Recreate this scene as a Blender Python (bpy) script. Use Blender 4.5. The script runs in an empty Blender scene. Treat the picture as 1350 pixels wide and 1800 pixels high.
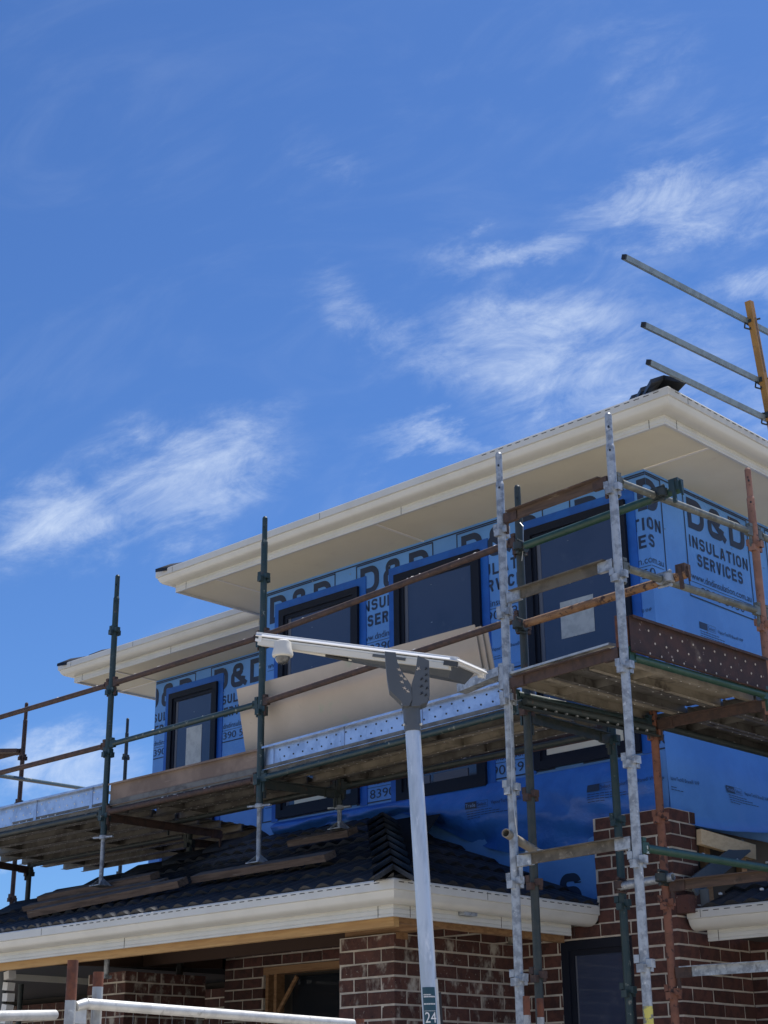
import bpy, bmesh, math, random
from mathutils import Vector, Matrix
random.seed(7)
S = bpy.context.scene
COL = S.collection
rad = math.radians

# ------------------------------------------------------------------ camera
YAW, PITCH, ROLL, FPX = rad(-43.44), rad(20.98), rad(-0.567), 2734.0
EYE = Vector((0, 0, 1.6))
fwd = Vector((math.sin(YAW)*math.cos(PITCH), math.cos(YAW)*math.cos(PITCH), math.sin(PITCH)))
rt0 = Vector((math.cos(YAW), -math.sin(YAW), 0)); up0 = rt0.cross(fwd)
rt = math.cos(ROLL)*rt0 + math.sin(ROLL)*up0
up = -math.sin(ROLL)*rt0 + math.cos(ROLL)*up0
cd = bpy.data.cameras.new('camera'); cam = bpy.data.objects.new('camera', cd); COL.objects.link(cam)
cam.matrix_world = Matrix(((rt.x, up.x, -fwd.x, EYE.x), (rt.y, up.y, -fwd.y, EYE.y), (rt.z, up.z, -fwd.z, EYE.z), (0, 0, 0, 1)))
cd.sensor_fit = 'VERTICAL'; cd.sensor_height = 36; cd.lens = FPX/1800*36; cd.clip_end = 3000; cd.clip_start = .05
S.camera = cam
S.render.resolution_x, S.render.resolution_y = 768, 1024

def ray(u, v): return rt*((u-675)/FPX) + up*((900-v)/FPX) + fwd
def img(p):
    q = Vector(p)-EYE; z = q.dot(fwd)
    return (675+FPX*q.dot(rt)/z, 900-FPX*q.dot(up)/z, z)

# ------------------------------------------------------------------ light
SUN_EL, SUN_AZ = rad(66.5), rad(3)          # azimuth from +y towards +x
sv = Vector((math.sin(SUN_AZ)*math.cos(SUN_EL), math.cos(SUN_AZ)*math.cos(SUN_EL), math.sin(SUN_EL)))
ld = bpy.data.lights.new('sun', 'SUN'); lo = bpy.data.objects.new('sun', ld); COL.objects.link(lo)
ld.energy = 5.0; ld.angle = rad(.5); ld.color = (1, .955, .89)
lo.rotation_euler = sv.to_track_quat('Z', 'Y').to_euler(); lo.location = (0, 0, 30)
W = bpy.data.worlds.new('World'); S.world = W; W.use_nodes = True
wn, wl = W.node_tree.nodes, W.node_tree.links
wn.clear()
wout = wn.new('ShaderNodeOutputWorld'); bg = wn.new('ShaderNodeBackground'); wl.new(bg.outputs[0], wout.inputs[0])
sky = wn.new('ShaderNodeTexSky'); sky.sky_type = 'NISHITA'; sky.sun_disc = False
sky.sun_elevation = SUN_EL; sky.sun_rotation = SUN_AZ; sky.air_density = 1.0; sky.dust_density = .35; sky.ozone_density = 2.2; sky.altitude = 0
SKY_STR = .118
bg.inputs[1].default_value = SKY_STR
def wmath(op, a, b=None, c=None):
    n = wn.new('ShaderNodeMath'); n.operation = op
    for i, x in enumerate((a, b, c)):
        if x is None: continue
        if isinstance(x, (int, float)): n.inputs[i].default_value = x
        else: wl.new(x, n.inputs[i])
    return n.outputs[0]
tc = wn.new('ShaderNodeTexCoord')
WSRC = tc.outputs['Generated']
def wdot(vec):
    n = wn.new('ShaderNodeVectorMath'); n.operation = 'DOT_PRODUCT'; wl.new(WSRC, n.inputs[0]); n.inputs[1].default_value = vec
    return n.outputs['Value']
def wsmooth(x, a, b):
    n = wn.new('ShaderNodeMapRange'); n.interpolation_type = 'SMOOTHSTEP'; wl.new(x, n.inputs[0])
    n.inputs[1].default_value = a; n.inputs[2].default_value = b
    return n.outputs[0]
def wnoise(scale, detail, rough, dist, vec):
    nz = wn.new('ShaderNodeTexNoise'); wl.new(vec, nz.inputs['Vector']); nz.inputs['Scale'].default_value = scale
    nz.inputs['Detail'].default_value = detail; nz.inputs['Roughness'].default_value = rough; nz.inputs['Distortion'].default_value = dist
    return nz.outputs[0]
# filaments drawn out along one wind direction
wa, wb = ray(0, 1000).normalized(), ray(1350, 560).normalized()
wc = (wa+wb).normalized(); wt = (wb-wa).normalized(); wnn = wc.cross(wt).normalized()
cb = wn.new('ShaderNodeCombineXYZ'); wl.new(wmath('MULTIPLY', wdot(wt), 1.0), cb.inputs[0]); wl.new(wmath('MULTIPLY', wdot(wnn), 2.1), cb.inputs[1]); wl.new(wmath('MULTIPLY', wdot(wc), 1.5), cb.inputs[2])
fine = wnoise(15, 13, .72, .7, cb.outputs[0]); broad = wnoise(5.2, 6, .6, 1.6, cb.outputs[0])
# ragged outlines: the masks are read through a turbulent offset
wz = wn.new('ShaderNodeTexNoise'); wl.new(cb.outputs[0], wz.inputs['Vector']); wz.inputs['Scale'].default_value = 9; wz.inputs['Detail'].default_value = 8; wz.inputs['Roughness'].default_value = .62
wv1 = wn.new('ShaderNodeVectorMath'); wv1.operation = 'SUBTRACT'; wl.new(wz.outputs[1], wv1.inputs[0]); wv1.inputs[1].default_value = (.5, .5, .5)
wv2 = wn.new('ShaderNodeVectorMath'); wv2.operation = 'MULTIPLY_ADD'; wl.new(wv1.outputs[0], wv2.inputs[0]); wv2.inputs[1].default_value = (.11, .11, .11); wl.new(tc.outputs['Generated'], wv2.inputs[2])
WSRC = wv2.outputs[0]
def blob(u0, v0, u1, v1, wid, amp):
    """soft mask of one streak of cirrus between two directions of the sky"""
    a, b = ray(u0, v0).normalized(), ray(u1, v1).normalized()
    c = ((a+b)/2).normalized(); t = (b-a); L = t.length/2; t.normalize(); n = c.cross(t).normalized()
    X = wdot(t); Y = wdot(n); Z = wdot(c)
    e = wmath('SQRT', wmath('ADD', wmath('POWER', wmath('DIVIDE', wmath('ABSOLUTE', X), L), 2), wmath('POWER', wmath('DIVIDE', wmath('ABSOLUTE', Y), wid/FPX), 2)))
    return wmath('MULTIPLY', wmath('MULTIPLY', wsmooth(e, 1.3, 0.0), wsmooth(Z, .6, .7)), amp)
streaks = [(-100, 960, 280, 850, 105, .9), (80, 880, 560, 760, 120, .95), (600, 640, 1250, 600, 150, .95), (700, 720, 1500, 640, 150, .72), (690, 490, 1120, 375, 60, .8), (900, 410, 1560, 270, 110, .95),
           (480, 430, 800, 730, 80, .62), (1160, 550, 1520, 490, 70, .85), (600, 805, 960, 775, 50, .8), (540, 190, 620, 340, 70, .36), (-100, 1370, 280, 1320, 80, .9), (-60, 1500, 140, 1440, 60, .9), (1000, 290, 1450, 180, 90, .38), (520, 900, 1000, 750, 80, .35), (940, 40, 1350, 130, 100, .4), (1200, 660, 1450, 760, 120, .62), (760, 560, 1500, 420, 200, .35)]
tot = None
for q in streaks:
    o = blob(*q); tot = o if tot is None else wmath('MAXIMUM', tot, o)
dens = wmath('ADD', wmath('MULTIPLY', fine, .66), wmath('MULTIPLY', broad, .34))
dens = wmath('ADD', wmath('MULTIPLY', wmath('SUBTRACT', dens, .5), 1.9), .5)
tot = wmath('MULTIPLY', wsmooth(wmath('ADD', dens, wmath('MULTIPLY', tot, .60)), .50, 1.62), wmath('MULTIPLY', wsmooth(tot, 0, .8), .74))
thin = wmath('MULTIPLY', wsmooth(broad, .45, .8), .05)
tot = wmath('MINIMUM', wmath('ADD', tot, thin), .8)
tint = wn.new('ShaderNodeMix'); tint.data_type = 'RGBA'; tint.blend_type = 'MULTIPLY'; tint.inputs[0].default_value = 1
wl.new(sky.outputs[0], tint.inputs[6]); tint.inputs[7].default_value = (.36, .56, .86, 1)
mx = wn.new('ShaderNodeMix'); mx.data_type = 'RGBA'; wl.new(tot, mx.inputs[0]); wl.new(tint.outputs[2], mx.inputs[6]); mx.inputs[7].default_value = (5.6, 6.3, 7.2, 1)
wl.new(mx.outputs[2], bg.inputs[0])
S.view_settings.view_transform = 'Standard'; S.view_settings.look = 'None'; S.view_settings.gamma = 1; S.view_settings.exposure = .35
S.view_settings.use_curve_mapping = False
S.render.engine = 'CYCLES'; S.cycles.max_bounces = 7; S.cycles.diffuse_bounces = 3; S.cycles.glossy_bounces = 3; S.cycles.caustics_reflective = False; S.cycles.caustics_refractive = False

# ------------------------------------------------------------------ materials
def lin(c): return tuple((x/12.92 if x <= .04045 else ((x+.055)/1.055)**2.4) for x in c)
def mat(name, c1, c2=None, rough=.6, metal=0., scale=8., detail=5, spec=.5, bump=0., bscale=60., spots=None, rnd=0., stretch=(1, 1, 1), rough2=None, holes=None, thr=(.42, .62), coat=0.):
    """spots = list of (colour, scale, threshold low, threshold high, stretch)"""
    m = bpy.data.materials.new(name); m.use_nodes = True
    n, l = m.node_tree.nodes, m.node_tree.links
    b = n['Principled BSDF']; b.inputs['Roughness'].default_value = rough; b.inputs['Metallic'].default_value = metal
    b.inputs['Specular IOR Level'].default_value = spec
    if coat: b.inputs['Coat Weight'].default_value = coat; b.inputs['Coat Roughness'].default_value = .06
    t = n.new('ShaderNodeTexCoord')
    def noise(sc, st=(1, 1, 1), det=detail, ro=.6):
        mp = n.new('ShaderNodeMapping'); l.new(t.outputs['Object'], mp.inputs[0]); mp.inputs['Scale'].default_value = st
        oi = n.new('ShaderNodeObjectInfo'); va = n.new('ShaderNodeVectorMath'); va.operation = 'MULTIPLY_ADD'
        cbb = n.new('ShaderNodeCombineXYZ'); l.new(oi.outputs['Random'], cbb.inputs[0]); l.new(oi.outputs['Random'], cbb.inputs[1])
        l.new(cbb.outputs[0], va.inputs[0]); va.inputs[1].default_value = (17, 31, 0); l.new(mp.outputs[0], va.inputs[2])
        z = n.new('ShaderNodeTexNoise'); l.new(va.outputs[0], z.inputs['Vector']); z.inputs['Scale'].default_value = sc
        z.inputs['Detail'].default_value = det; z.inputs['Roughness'].default_value = ro
        return z.outputs[0]
    def ramp(x, a, c):
        r = n.new('ShaderNodeMapRange'); r.interpolation_type = 'SMOOTHSTEP'; l.new(x, r.inputs[0]); r.inputs[1].default_value = a; r.inputs[2].default_value = c
        return r.outputs[0]
    def mixc(f, a, c):
        x = n.new('ShaderNodeMix'); x.data_type = 'RGBA'; l.new(f, x.inputs[0])
        for k, q in ((6, a), (7, c)):
            if isinstance(q, tuple): x.inputs[k].default_value = (*q, 1)
            else: l.new(q, x.inputs[k])
        return x.outputs[2]
    cur = c1
    if c2: cur = mixc(ramp(noise(scale, stretch), *thr), c1, c2)
    for sp in (spots or []):
        cur = mixc(ramp(noise(sp[1], sp[4] if len(sp) > 4 else (1, 1, 1)), sp[2], sp[3]), cur, sp[0])
    if rnd:
        oi = n.new('ShaderNodeObjectInfo'); hs = n.new('ShaderNodeHueSaturation')
        r = n.new('ShaderNodeMapRange'); l.new(oi.outputs['Random'], r.inputs[0]); r.inputs[3].default_value = 1-rnd; r.inputs[4].default_value = 1+rnd
        l.new(r.outputs[0], hs.inputs['Value'])
        if isinstance(cur, tuple): hs.inputs['Color'].default_value = (*cur, 1)
        else: l.new(cur, hs.inputs['Color'])
        cur = hs.outputs[0]
    if isinstance(cur, tuple): b.inputs['Base Color'].default_value = (*cur, 1)
    else: l.new(cur, b.inputs['Base Color'])
    if rough2 is not None:
        r = n.new('ShaderNodeMapRange'); l.new(noise(scale*1.7), r.inputs[0]); r.inputs[1].default_value = .3; r.inputs[2].default_value = .7
        r.inputs[3].default_value = rough; r.inputs[4].default_value = rough2; l.new(r.outputs[0], b.inputs['Roughness'])
    if bump:
        bp = n.new('ShaderNodeBump'); bp.inputs['Strength'].default_value = 1; bp.inputs['Distance'].default_value = bump
        l.new(noise(bscale), bp.inputs['Height']); l.new(bp.outputs[0], b.inputs['Normal'])
    return m
RUST = (.13, .052, .028)
M = {}
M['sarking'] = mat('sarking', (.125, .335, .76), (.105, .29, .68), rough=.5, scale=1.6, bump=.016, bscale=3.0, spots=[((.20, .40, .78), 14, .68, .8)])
M['skirt'] = mat('shaded_sarking', (.035, .16, .56), (.026, .125, .47), rough=.34, scale=3, bump=.016, bscale=5)  # same wrap in a deeper blue, its shade put into the colour
M['flash'] = mat('flashing_tape', (.012, .12, .50), (.010, .095, .42), rough=.42, scale=5, bump=.003, bscale=14)
M['ink'] = mat('print_ink', (.016, .032, .075), rough=.5)
M['inkpale'] = mat('print_pale', (.17, .33, .66), rough=.5)
M['cream'] = mat('cream_steel', (.66, .65, .59), (.62, .61, .55), rough=.38, scale=3, spec=.5, spots=[((.5, .48, .41), 2.2, .66, .9, (1, 1, .3))])
M['slot'] = mat('dark_slot', (.05, .045, .035), rough=.8)
M['soffit'] = mat('soffit_sheet', (.80, .74, .56), (.76, .70, .53), rough=.8, scale=1.3, spots=[((.68, .61, .46), 6, .6, .85)])
M['joint'] = mat('soffit_joint', (.84, .80, .72), rough=.6)
M['frame'] = mat('window_frame', (.011, .014, .024), rough=.5, spec=.2)
M['pane'] = mat('window_pane', (.045, .06, .105), (.036, .05, .092), rough=.05, scale=1.2, spec=.7, spots=[((.09, .10, .13), 5, .62, .85)])
M['reveal'] = mat('reveal', (.11, .12, .15), rough=.5)  # lighter tone for the reveal's reflection at the pane edge
M['sticker'] = mat('sticker', (.52, .55, .54), (.42, .45, .45), rough=.6, scale=14, spots=[((.2, .25, .2), 9, .72, .8)])
M['mortar'] = mat('mortar', (.60, .54, .45), (.48, .43, .36), rough=.95, scale=9, bump=.003, bscale=70)
M['brick'] = mat('clay_brick', (.10, .040, .030), (.062, .027, .022), rough=.9, scale=16, bump=.003, bscale=120, rnd=.28, spots=[((.03, .017, .016), 45, .6, .72), ((.19, .10, .075), 60, .68, .8), ((.40, .36, .30), 24, .74, .80)])
M['brick_smeared'] = mat('clay_brick_smeared', (.10, .042, .032), (.07, .031, .026), rough=.92, scale=16, bump=.004, bscale=80, rnd=.22, spots=[((.03, .017, .016), 45, .6, .72), ((.42, .38, .32), 10, .52, .70, (1, 1, .6)), ((.42, .38, .32), 50, .63, .76)])
M['tile'] = mat('roof_tile', (.014, .0155, .018), (.022, .0235, .026), rough=.40, scale=7, bump=.0012, bscale=150, rnd=.28, rough2=.62, spots=[((.07, .068, .062), 22, .70, .82)])
M['pine'] = mat('pine', (.56, .35, .15), (.46, .27, .11), rough=.75, scale=3, stretch=(1, 6, 14), spots=[((.2, .1, .04), 7, .72, .8)])
M['pinedark'] = mat('dark_pine', (.33, .19, .09), (.24, .13, .06), rough=.8, scale=3, stretch=(1, 6, 14), spots=[((.1, .05, .02), 7, .66, .8)])  # darker pine tone for studs, rafters and inner beams
M['greywood'] = mat('weathered_board', (.17, .115, .08), (.10, .066, .046), rough=.88, scale=4, stretch=(1, 10, 16), spots=[((.27, .22, .17), 5, .6, .75, (1, 4, 8))])
M['sunlitpine'] = mat('sunlit_pine', (.78, .60, .37), (.70, .52, .31), rough=.75, scale=3, stretch=(1, 6, 14), spots=[((.25, .15, .08), 9, .70, .78)])  # pine lightened in colour to look sunlit
M['darkroof'] = mat('underlay', (.03, .03, .032), rough=.9)
M['gal'] = mat('galvanised_steel', (.43, .46, .48), (.25, .27, .29), rough=.5, metal=.45, scale=22, bump=.0015, bscale=110, spots=[((.66, .66, .64), 30, .6, .72), ((.11, .10, .095), 9, .63, .76, (1, 1, .5)), ((.17, .10, .07), 14, .74, .8)])
M['galtoe'] = mat('galvanised_toe', (.56, .64, .78), (.42, .49, .62), rough=.38, metal=.85, scale=9, bump=.0008, bscale=60, spots=[((.2, .2, .2), 5, .62, .82, (3, 1, 1))])  # blue of the reflected sky mixed into the zinc colour
M['rust'] = mat('rusty_brown_steel', (.082, .050, .040), (.052, .035, .031), rough=.8, scale=20, bump=.0015, bscale=110, spots=[((.15, .085, .06), 34, .62, .74), ((.45, .42, .38), 16, .71, .75)])
M['darksteel'] = mat('dark_painted_steel', (.026, .038, .038), (.04, .048, .044), rough=.55, scale=18, bump=.001, bscale=90, spots=[((.10, .055, .038), 26, .62, .72), ((.42, .42, .38), 22, .72, .76)])
M['greenblack'] = mat('dark_green_steel', (.016, .042, .046), (.028, .05, .05), rough=.48, scale=14, bump=.0012, bscale=90, spots=[((.22, .24, .20), 20, .62, .70), ((.10, .055, .038), 24, .62, .72), ((.55, .54, .5), 30, .73, .77)])
M['green'] = mat('green_painted_tube', (.020, .060, .040), (.028, .072, .05), rough=.42, scale=14, bump=.001, bscale=90, spots=[((.62, .66, .6), 17, .655, .69, (1, .5, 1)), ((.06, .05, .035), 26, .7, .76)])
M['palegreen'] = mat('worn_grey_green_tube', (.12, .125, .105), (.19, .20, .175), rough=.5, metal=.3, scale=14, bump=.001, bscale=90, spots=[((.5, .52, .48), 16, .66, .7)])
M['orange'] = mat('orange_primer_steel', (.24, .10, .06), (.18, .075, .046), rough=.75, scale=12, bump=.001, bscale=90, spots=[((.06, .03, .024), 30, .54, .62), ((.42, .36, .31), 15, .72, .78)])
M['orangepole'] = mat('salmon_rusty_steel', (.30, .155, .105), (.22, .11, .075), rough=.7, scale=10, bump=.0012, bscale=90, spots=[((.06, .035, .028), 40, .6, .67), ((.55, .48, .42), 12, .7, .78)])
M['rusttoe'] = mat('corroded_toe_board', (.045, .027, .026), (.065, .034, .03), rough=.85, scale=12, bump=.002, bscale=60, spots=[((.30, .24, .21), 30, .66, .72), ((.27, .22, .17), 4.5, .62, .85)])
M['tanply'] = mat('tan_formply', (.25, .19, .15), (.17, .125, .10), rough=.75, scale=3, spots=[((.36, .29, .23), 6, .6, .8, (.5, 1, 3)), ((.10, .075, .06), 9, .64, .8)])
M['fibro'] = mat('fibre_cement', (.54, .465, .375), (.49, .42, .335), rough=.85, scale=1.6, bump=.0006, bscale=200, spots=[((.33, .42, .28), 2.4, .62, .78), ((.34, .28, .22), 11, .68, .8), ((.62, .56, .47), 4, .62, .8)])
M['deck'] = mat('steel_plank', (.19, .18, .16), (.12, .112, .10), rough=.55, metal=.45, scale=7, spots=[((.05, .042, .038), 6, .56, .72, (.4, 2, 1)), ((.42, .38, .32), 26, .7, .78)])
M['deckw'] = mat('steel_plank_pale', (.31, .275, .215), (.22, .195, .15), rough=.62, metal=.2, scale=7, spots=[((.08, .065, .05), 6, .58, .75), ((.5, .46, .38), 26, .7, .78)])
M['lampgrey'] = mat('lamp_grey_paint', (.085, .095, .105), (.075, .085, .095), rough=.5, scale=5)
M['lampgrey2'] = mat('lamp_side_grey', (.05, .055, .06), rough=.5)
M['pole'] = mat('lamp_pole_zinc', (.56, .61, .67), (.42, .47, .53), rough=.42, metal=.5, scale=16, stretch=(1, 1, .2), bump=.0006, bscale=80, spots=[((.70, .73, .76), 26, .58, .74, (1, 1, .3)), ((.3, .31, .31), 34, .72, .78)])
M['alu'] = mat('anodised_rim', (.78, .78, .76), rough=.35, metal=.15)
M['cell'] = mat('solar_cell', (.01, .012, .03), rough=.1)
M['whiteplastic'] = mat('white_plastic', (.66, .64, .57), rough=.45, spots=[((.4, .36, .28), 20, .68, .8)])
M['smoke'] = mat('smoked_dome', (.05, .05, .05), (.12, .12, .11), rough=.05, scale=22, coat=1)
M['black'] = mat('black_plastic', (.012, .012, .013), rough=.5)
M['teal'] = mat('teal_label', (.012, .06, .085), rough=.4)
M['white'] = mat('white_print', (.78, .78, .76), rough=.5)
M['zinc'] = mat('fence_zinc', (.58, .58, .55), (.47, .47, .45), rough=.45, metal=.35, scale=12, bump=.001, bscale=90, spots=[((.3, .29, .27), 14, .62, .75)])
M['zincrust'] = mat('fence_post', (.40, .42, .42), (.30, .31, .31), rough=.6, metal=.3, scale=12, bump=.001, bscale=90, spots=[((.15, .08, .055), 11, .55, .66, (1, 1, .6)), ((.6, .62, .6), 16, .64, .75)])
M['rustred'] = mat('rust_cap', (.17, .06, .032), (.10, .04, .026), rough=.85, scale=20, bump=.001, bscale=90, spots=[((.34, .33, .32), 13, .62, .68)])
M['ochre'] = mat('ochre_rusty_tube', (.30, .17, .085), (.22, .115, .055), rough=.72, scale=12, bump=.001, bscale=90, spots=[((.06, .03, .022), 26, .52, .62), ((.42, .34, .26), 14, .7, .76)])
M['brownwood'] = mat('brown_transom', (.11, .072, .052), (.07, .048, .038), rough=.85, scale=4, stretch=(1, 10, 16), spots=[((.25, .20, .15), 9, .58, .76, (1, 2, 4)), ((.04, .03, .024), 12, .62, .76)])
M['olivesteel'] = mat('dirty_olive_transom', (.135, .12, .095), (.085, .075, .06), rough=.8, scale=10, spots=[((.28, .25, .2), 13, .58, .74), ((.09, .055, .035), 16, .62, .74)])
M['yellow'] = mat('yellow_post', (.42, .22, .05), (.34, .175, .04), rough=.55, scale=6, spots=[((.16, .10, .06), 20, .62, .72)])
M['railgal'] = mat('roof_rail_gal', (.24, .29, .31), (.19, .23, .25), rough=.45, metal=.5, scale=14, spots=[((.75, .75, .72), 7, .70, .73)])
M['ground'] = mat('gravel_ground', (.50, .455, .385), (.41, .37, .31), rough=.95, scale=.8, bump=.02, bscale=6)
M['glass'] = mat('dark_glass', (.018, .022, .028), rough=.05, spec=.6)
M['wallin'] = mat('interior_shade', (.05, .045, .04), rough=.95)  # shade of the interior put into a dark colour
M['concrete'] = mat('render_wall', (.4, .38, .34), rough=.9)
M['flashing'] = mat('grey_sheet_metal', (.10, .115, .125), (.085, .10, .11), rough=.5, metal=.2, scale=4)
M['splash'] = mat('cement_splash', (.62, .60, .56), (.5, .48, .44), rough=.9, scale=40)
M['meshwire'] = mat('dull_wire', (.20, .20, .19), rough=.6, metal=.3)
M['wire'] = mat('tie_wire', (.5, .5, .48), rough=.4, metal=.6)

# ------------------------------------------------------------------ mesh builder
class MB:
    def __init__(s): s.v = []; s.f = []
    def add(s, vs, fs):
        o = len(s.v); s.v += [Vector(v) for v in vs]; s.f += [tuple(i+o for i in f) for f in fs]
    def box(s, c, d, rot=None):
        c = Vector(c); h = Vector(d)/2
        vs = [Vector((sx*h.x, sy*h.y, sz*h.z)) for sz in (-1, 1) for sy in (-1, 1) for sx in (-1, 1)]
        if rot is not None: vs = [rot @ v for v in vs]
        s.add([c+v for v in vs], [(0, 2, 3, 1), (4, 5, 7, 6), (0, 1, 5, 4), (2, 6, 7, 3), (0, 4, 6, 2), (1, 3, 7, 5)])
        return s
    def box2(s, a, b):
        a, b = Vector(a), Vector(b); return s.box((a+b)/2, (abs(b.x-a.x), abs(b.y-a.y), abs(b.z-a.z)))
    def frame3(s, p, q, upv=(0, 0, 1)):
        t = (Vector(q)-Vector(p)).normalized(); u = Vector(upv)
        if abs(t.dot(u)) > .98: u = Vector((0, 1, 0))
        a = t.cross(u).normalized(); b = a.cross(t).normalized(); return t, a, b
    def beam(s, p, q, w, h, upv=(0, 0, 1), j=0.):
        """rectangular bar: w sideways, h along up"""
        p, q = Vector(p), Vector(q); t, a, b = s.frame3(p, q, upv)
        vs = []
        for e in (p, q):
            for x, y in ((-1, -1), (1, -1), (1, 1), (-1, 1)):
                vs.append(e+a*(x*w/2)+b*(y*h/2)+Vector((random.uniform(-j, j), random.uniform(-j, j), random.uniform(-j, j))))
        s.add(vs, [(0, 1, 2, 3), (7, 6, 5, 4), (0, 4, 5, 1), (1, 5, 6, 2), (2, 6, 7, 3), (3, 7, 4, 0)]); return s
    def prof(s, p, q, pts, upv=(0, 0, 1), cap=True, closed=True):
        """sweep 2-D profile (side, up) from p to q"""
        p, q = Vector(p), Vector(q); t, a, b = s.frame3(p, q, upv); n = len(pts)
        vs = [e+a*x+b*y for e in (p, q) for x, y in pts]
        fs = [(i, (i+1) % n, n+(i+1) % n, n+i) for i in range(n if closed else n-1)]
        if cap and closed: fs += [tuple(range(n))[::-1], tuple(range(n, 2*n))]
        s.add(vs, fs); return s
    def tube(s, p, q, r, n=14, r2=None, hollow=False, cap=True):
        p, q = Vector(p), Vector(q); t, a, b = s.frame3(p, q); r2 = r if r2 is None else r2
        ring = lambda c, R: [c+a*(R*math.cos(2*math.pi*i/n))+b*(R*math.sin(2*math.pi*i/n)) for i in range(n)]
        vs = ring(p, r)+ring(q, r2); fs = [(i, (i+1) % n, n+(i+1) % n, n+i) for i in range(n)]
        if hollow:
            vs += ring(p, r*.82)+ring(q, r2*.82)
            fs += [(2*n+(i+1) % n, 2*n+i, 3*n+i, 3*n+(i+1) % n) for i in range(n)]
            fs += [((i+1) % n, i, 2*n+i, 2*n+(i+1) % n) for i in range(n)]+[(n+i, n+(i+1) % n, 3*n+(i+1) % n, 3*n+i) for i in range(n)]
            dm = ring(p+(q-p)*.3, r*.8)+ring(p+(q-p)*.6, r*.8)
            k = len(vs); vs += dm; fs += [tuple(range(k, k+n))[::-1], tuple(range(k+n, k+2*n))]
        elif cap: fs += [tuple(range(n))[::-1], tuple(range(n, 2*n))]
        s.add(vs, fs); return s
    def lathe(s, c, prof, n=24, axis=(0, 0, 1)):
        c = Vector(c); t = Vector(axis).normalized(); a = t.orthogonal().normalized(); b = t.cross(a); k = len(prof); vs = []
        for r, z in prof: vs += [c+t*z+a*(r*math.cos(2*math.pi*i/n))+b*(r*math.sin(2*math.pi*i/n)) for i in range(n)]
        fs = [(j*n+i, j*n+(i+1) % n, (j+1)*n+(i+1) % n, (j+1)*n+i) for j in range(k-1) for i in range(n)]
        fs += [tuple(range(n))[::-1], tuple(range((k-1)*n, k*n))]
        s.add(vs, fs); return s
    def wirepath(s, pts, r, n=6):
        for a, b in zip(pts, pts[1:]): s.tube(a, b, r, n)
        return s

def setp(o, label=None, cat=None, group=None, kind=None):
    for k, v in (('label', label), ('category', cat), ('group', group), ('kind', kind)):
        if v: o[k] = v
    return o
ORG = {}
def thing(name, loc, label, cat, group=None):
    o = bpy.data.objects.new(name, None); COL.objects.link(o); o.location = loc; o.empty_display_size = .1
    ORG[o.name] = Vector(loc); return setp(o, label, cat, group)
def mesh_of(mb, name, m, off, smooth=True, ang=32):
    me = bpy.data.meshes.new(name); me.from_pydata([tuple(v-off) for v in mb.v], [], mb.f); me.materials.append(m)
    bm = bmesh.new(); bm.from_mesh(me); bmesh.ops.recalc_face_normals(bm, faces=bm.faces); bm.to_mesh(me); bm.free()
    if smooth:
        me.polygons.foreach_set('use_smooth', [True]*len(me.polygons)); me.set_sharp_from_angle(angle=rad(ang))
    me.update(); return me
def part(name, mb, m, parent, kind=None, label=None, smooth=True, recalc=True, ang=32):
    off = ORG[parent.name]
    me = mesh_of(mb, name, m, off, smooth, ang)
    o = bpy.data.objects.new(name, me); COL.objects.link(o); o.parent = parent; ORG[o.name] = off
    return setp(o, label, kind=kind)
def single(name, mb, m, label, cat, group=None, loc=None, kind=None):
    if loc is None:
        loc = sum(mb.v, Vector())/len(mb.v); loc.z = min(v.z for v in mb.v)
    me = mesh_of(mb, name, m, Vector(loc)); o = bpy.data.objects.new(name, me); COL.objects.link(o); o.location = loc; ORG[o.name] = Vector(loc)
    return setp(o, label, cat, group, kind)

# ------------------------------------------------------------------ ground
g = MB(); g.add([(-400, -400, 0), (400, -400, 0), (400, 400, 0), (-400, 400, 0)], [(0, 1, 2, 3)])
single('ground', g, M['ground'], 'pale dusty building site ground', None, kind='structure', loc=(0, 0, 0))

# ------------------------------------------------------------------ dimensions (metres)
YW, XW = 8.72, -5.697                  # upper storey wrap planes, front and right side
YW2, XW2 = 9.93, -12.74                # set-back block
ZG, ZS = 6.02, 5.84
YF, XF, XFL = 8.135, -5.13, -10.216    # fascia planes of the main eave
YF2, XFL2 = 9.33, -13.36
XLW = -9.75                            # left wall of the main block
YH, XH, ZH = 6.6, -6.2, 2.835          # lower gutter lip
TP = math.tan(rad(22.5)); CP, SP = math.cos(rad(22.5)), math.sin(rad(22.5))
XLL = -11.83
house = thing('house', (-8, 9, 0), 'unfinished two storey brick house with blue wrapped upper walls and cream gutters', 'house')
HO = ORG['house']

# ---- upper walls (wrapped frame)
w = MB(); w.box2((XLW, YW, 2.9), (XW, 16, ZS)); wrapmain = part('wrapped_wall', w, M['sarking'], house, label='front and side upper wall under printed blue wrap')
w = MB(); w.box2((XW2, YW2, 2.9), (XLW-.002, 16, ZS-.004)); wrapset = part('wrapped_wall', w, M['sarking'], house, label='set back upper wall under printed blue wrap')

for (xa, ya, xb, yb, pr_) in ((XLW, YW-.001, XW, YW-.001, wrapmain), (XW+.001, YW, XW+.001, 15, wrapmain), (XW2, YW2-.001, XLW, YW2-.001, wrapset)):
    b = MB(); b.beam((xa, ya, 4.655), (xb, yb, 4.655), .003, .005); part('lap_edge', b, M['sarking'], pr_, smooth=False)
    b = MB(); rr = random.Random(3); L_ = math.hypot(xb-xa, yb-ya); k_ = .2
    while k_ < L_:
        for z_ in (4.75, 5.1, 5.45, 5.76): b.box((xa+(xb-xa)*k_/L_, ya+(yb-ya)*k_/L_, z_+rr.uniform(-.06, .06)), (.012, .012, .003))
        k_ += .45
    part('staple', b, M['gal'], pr_, kind='stuff')
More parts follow.
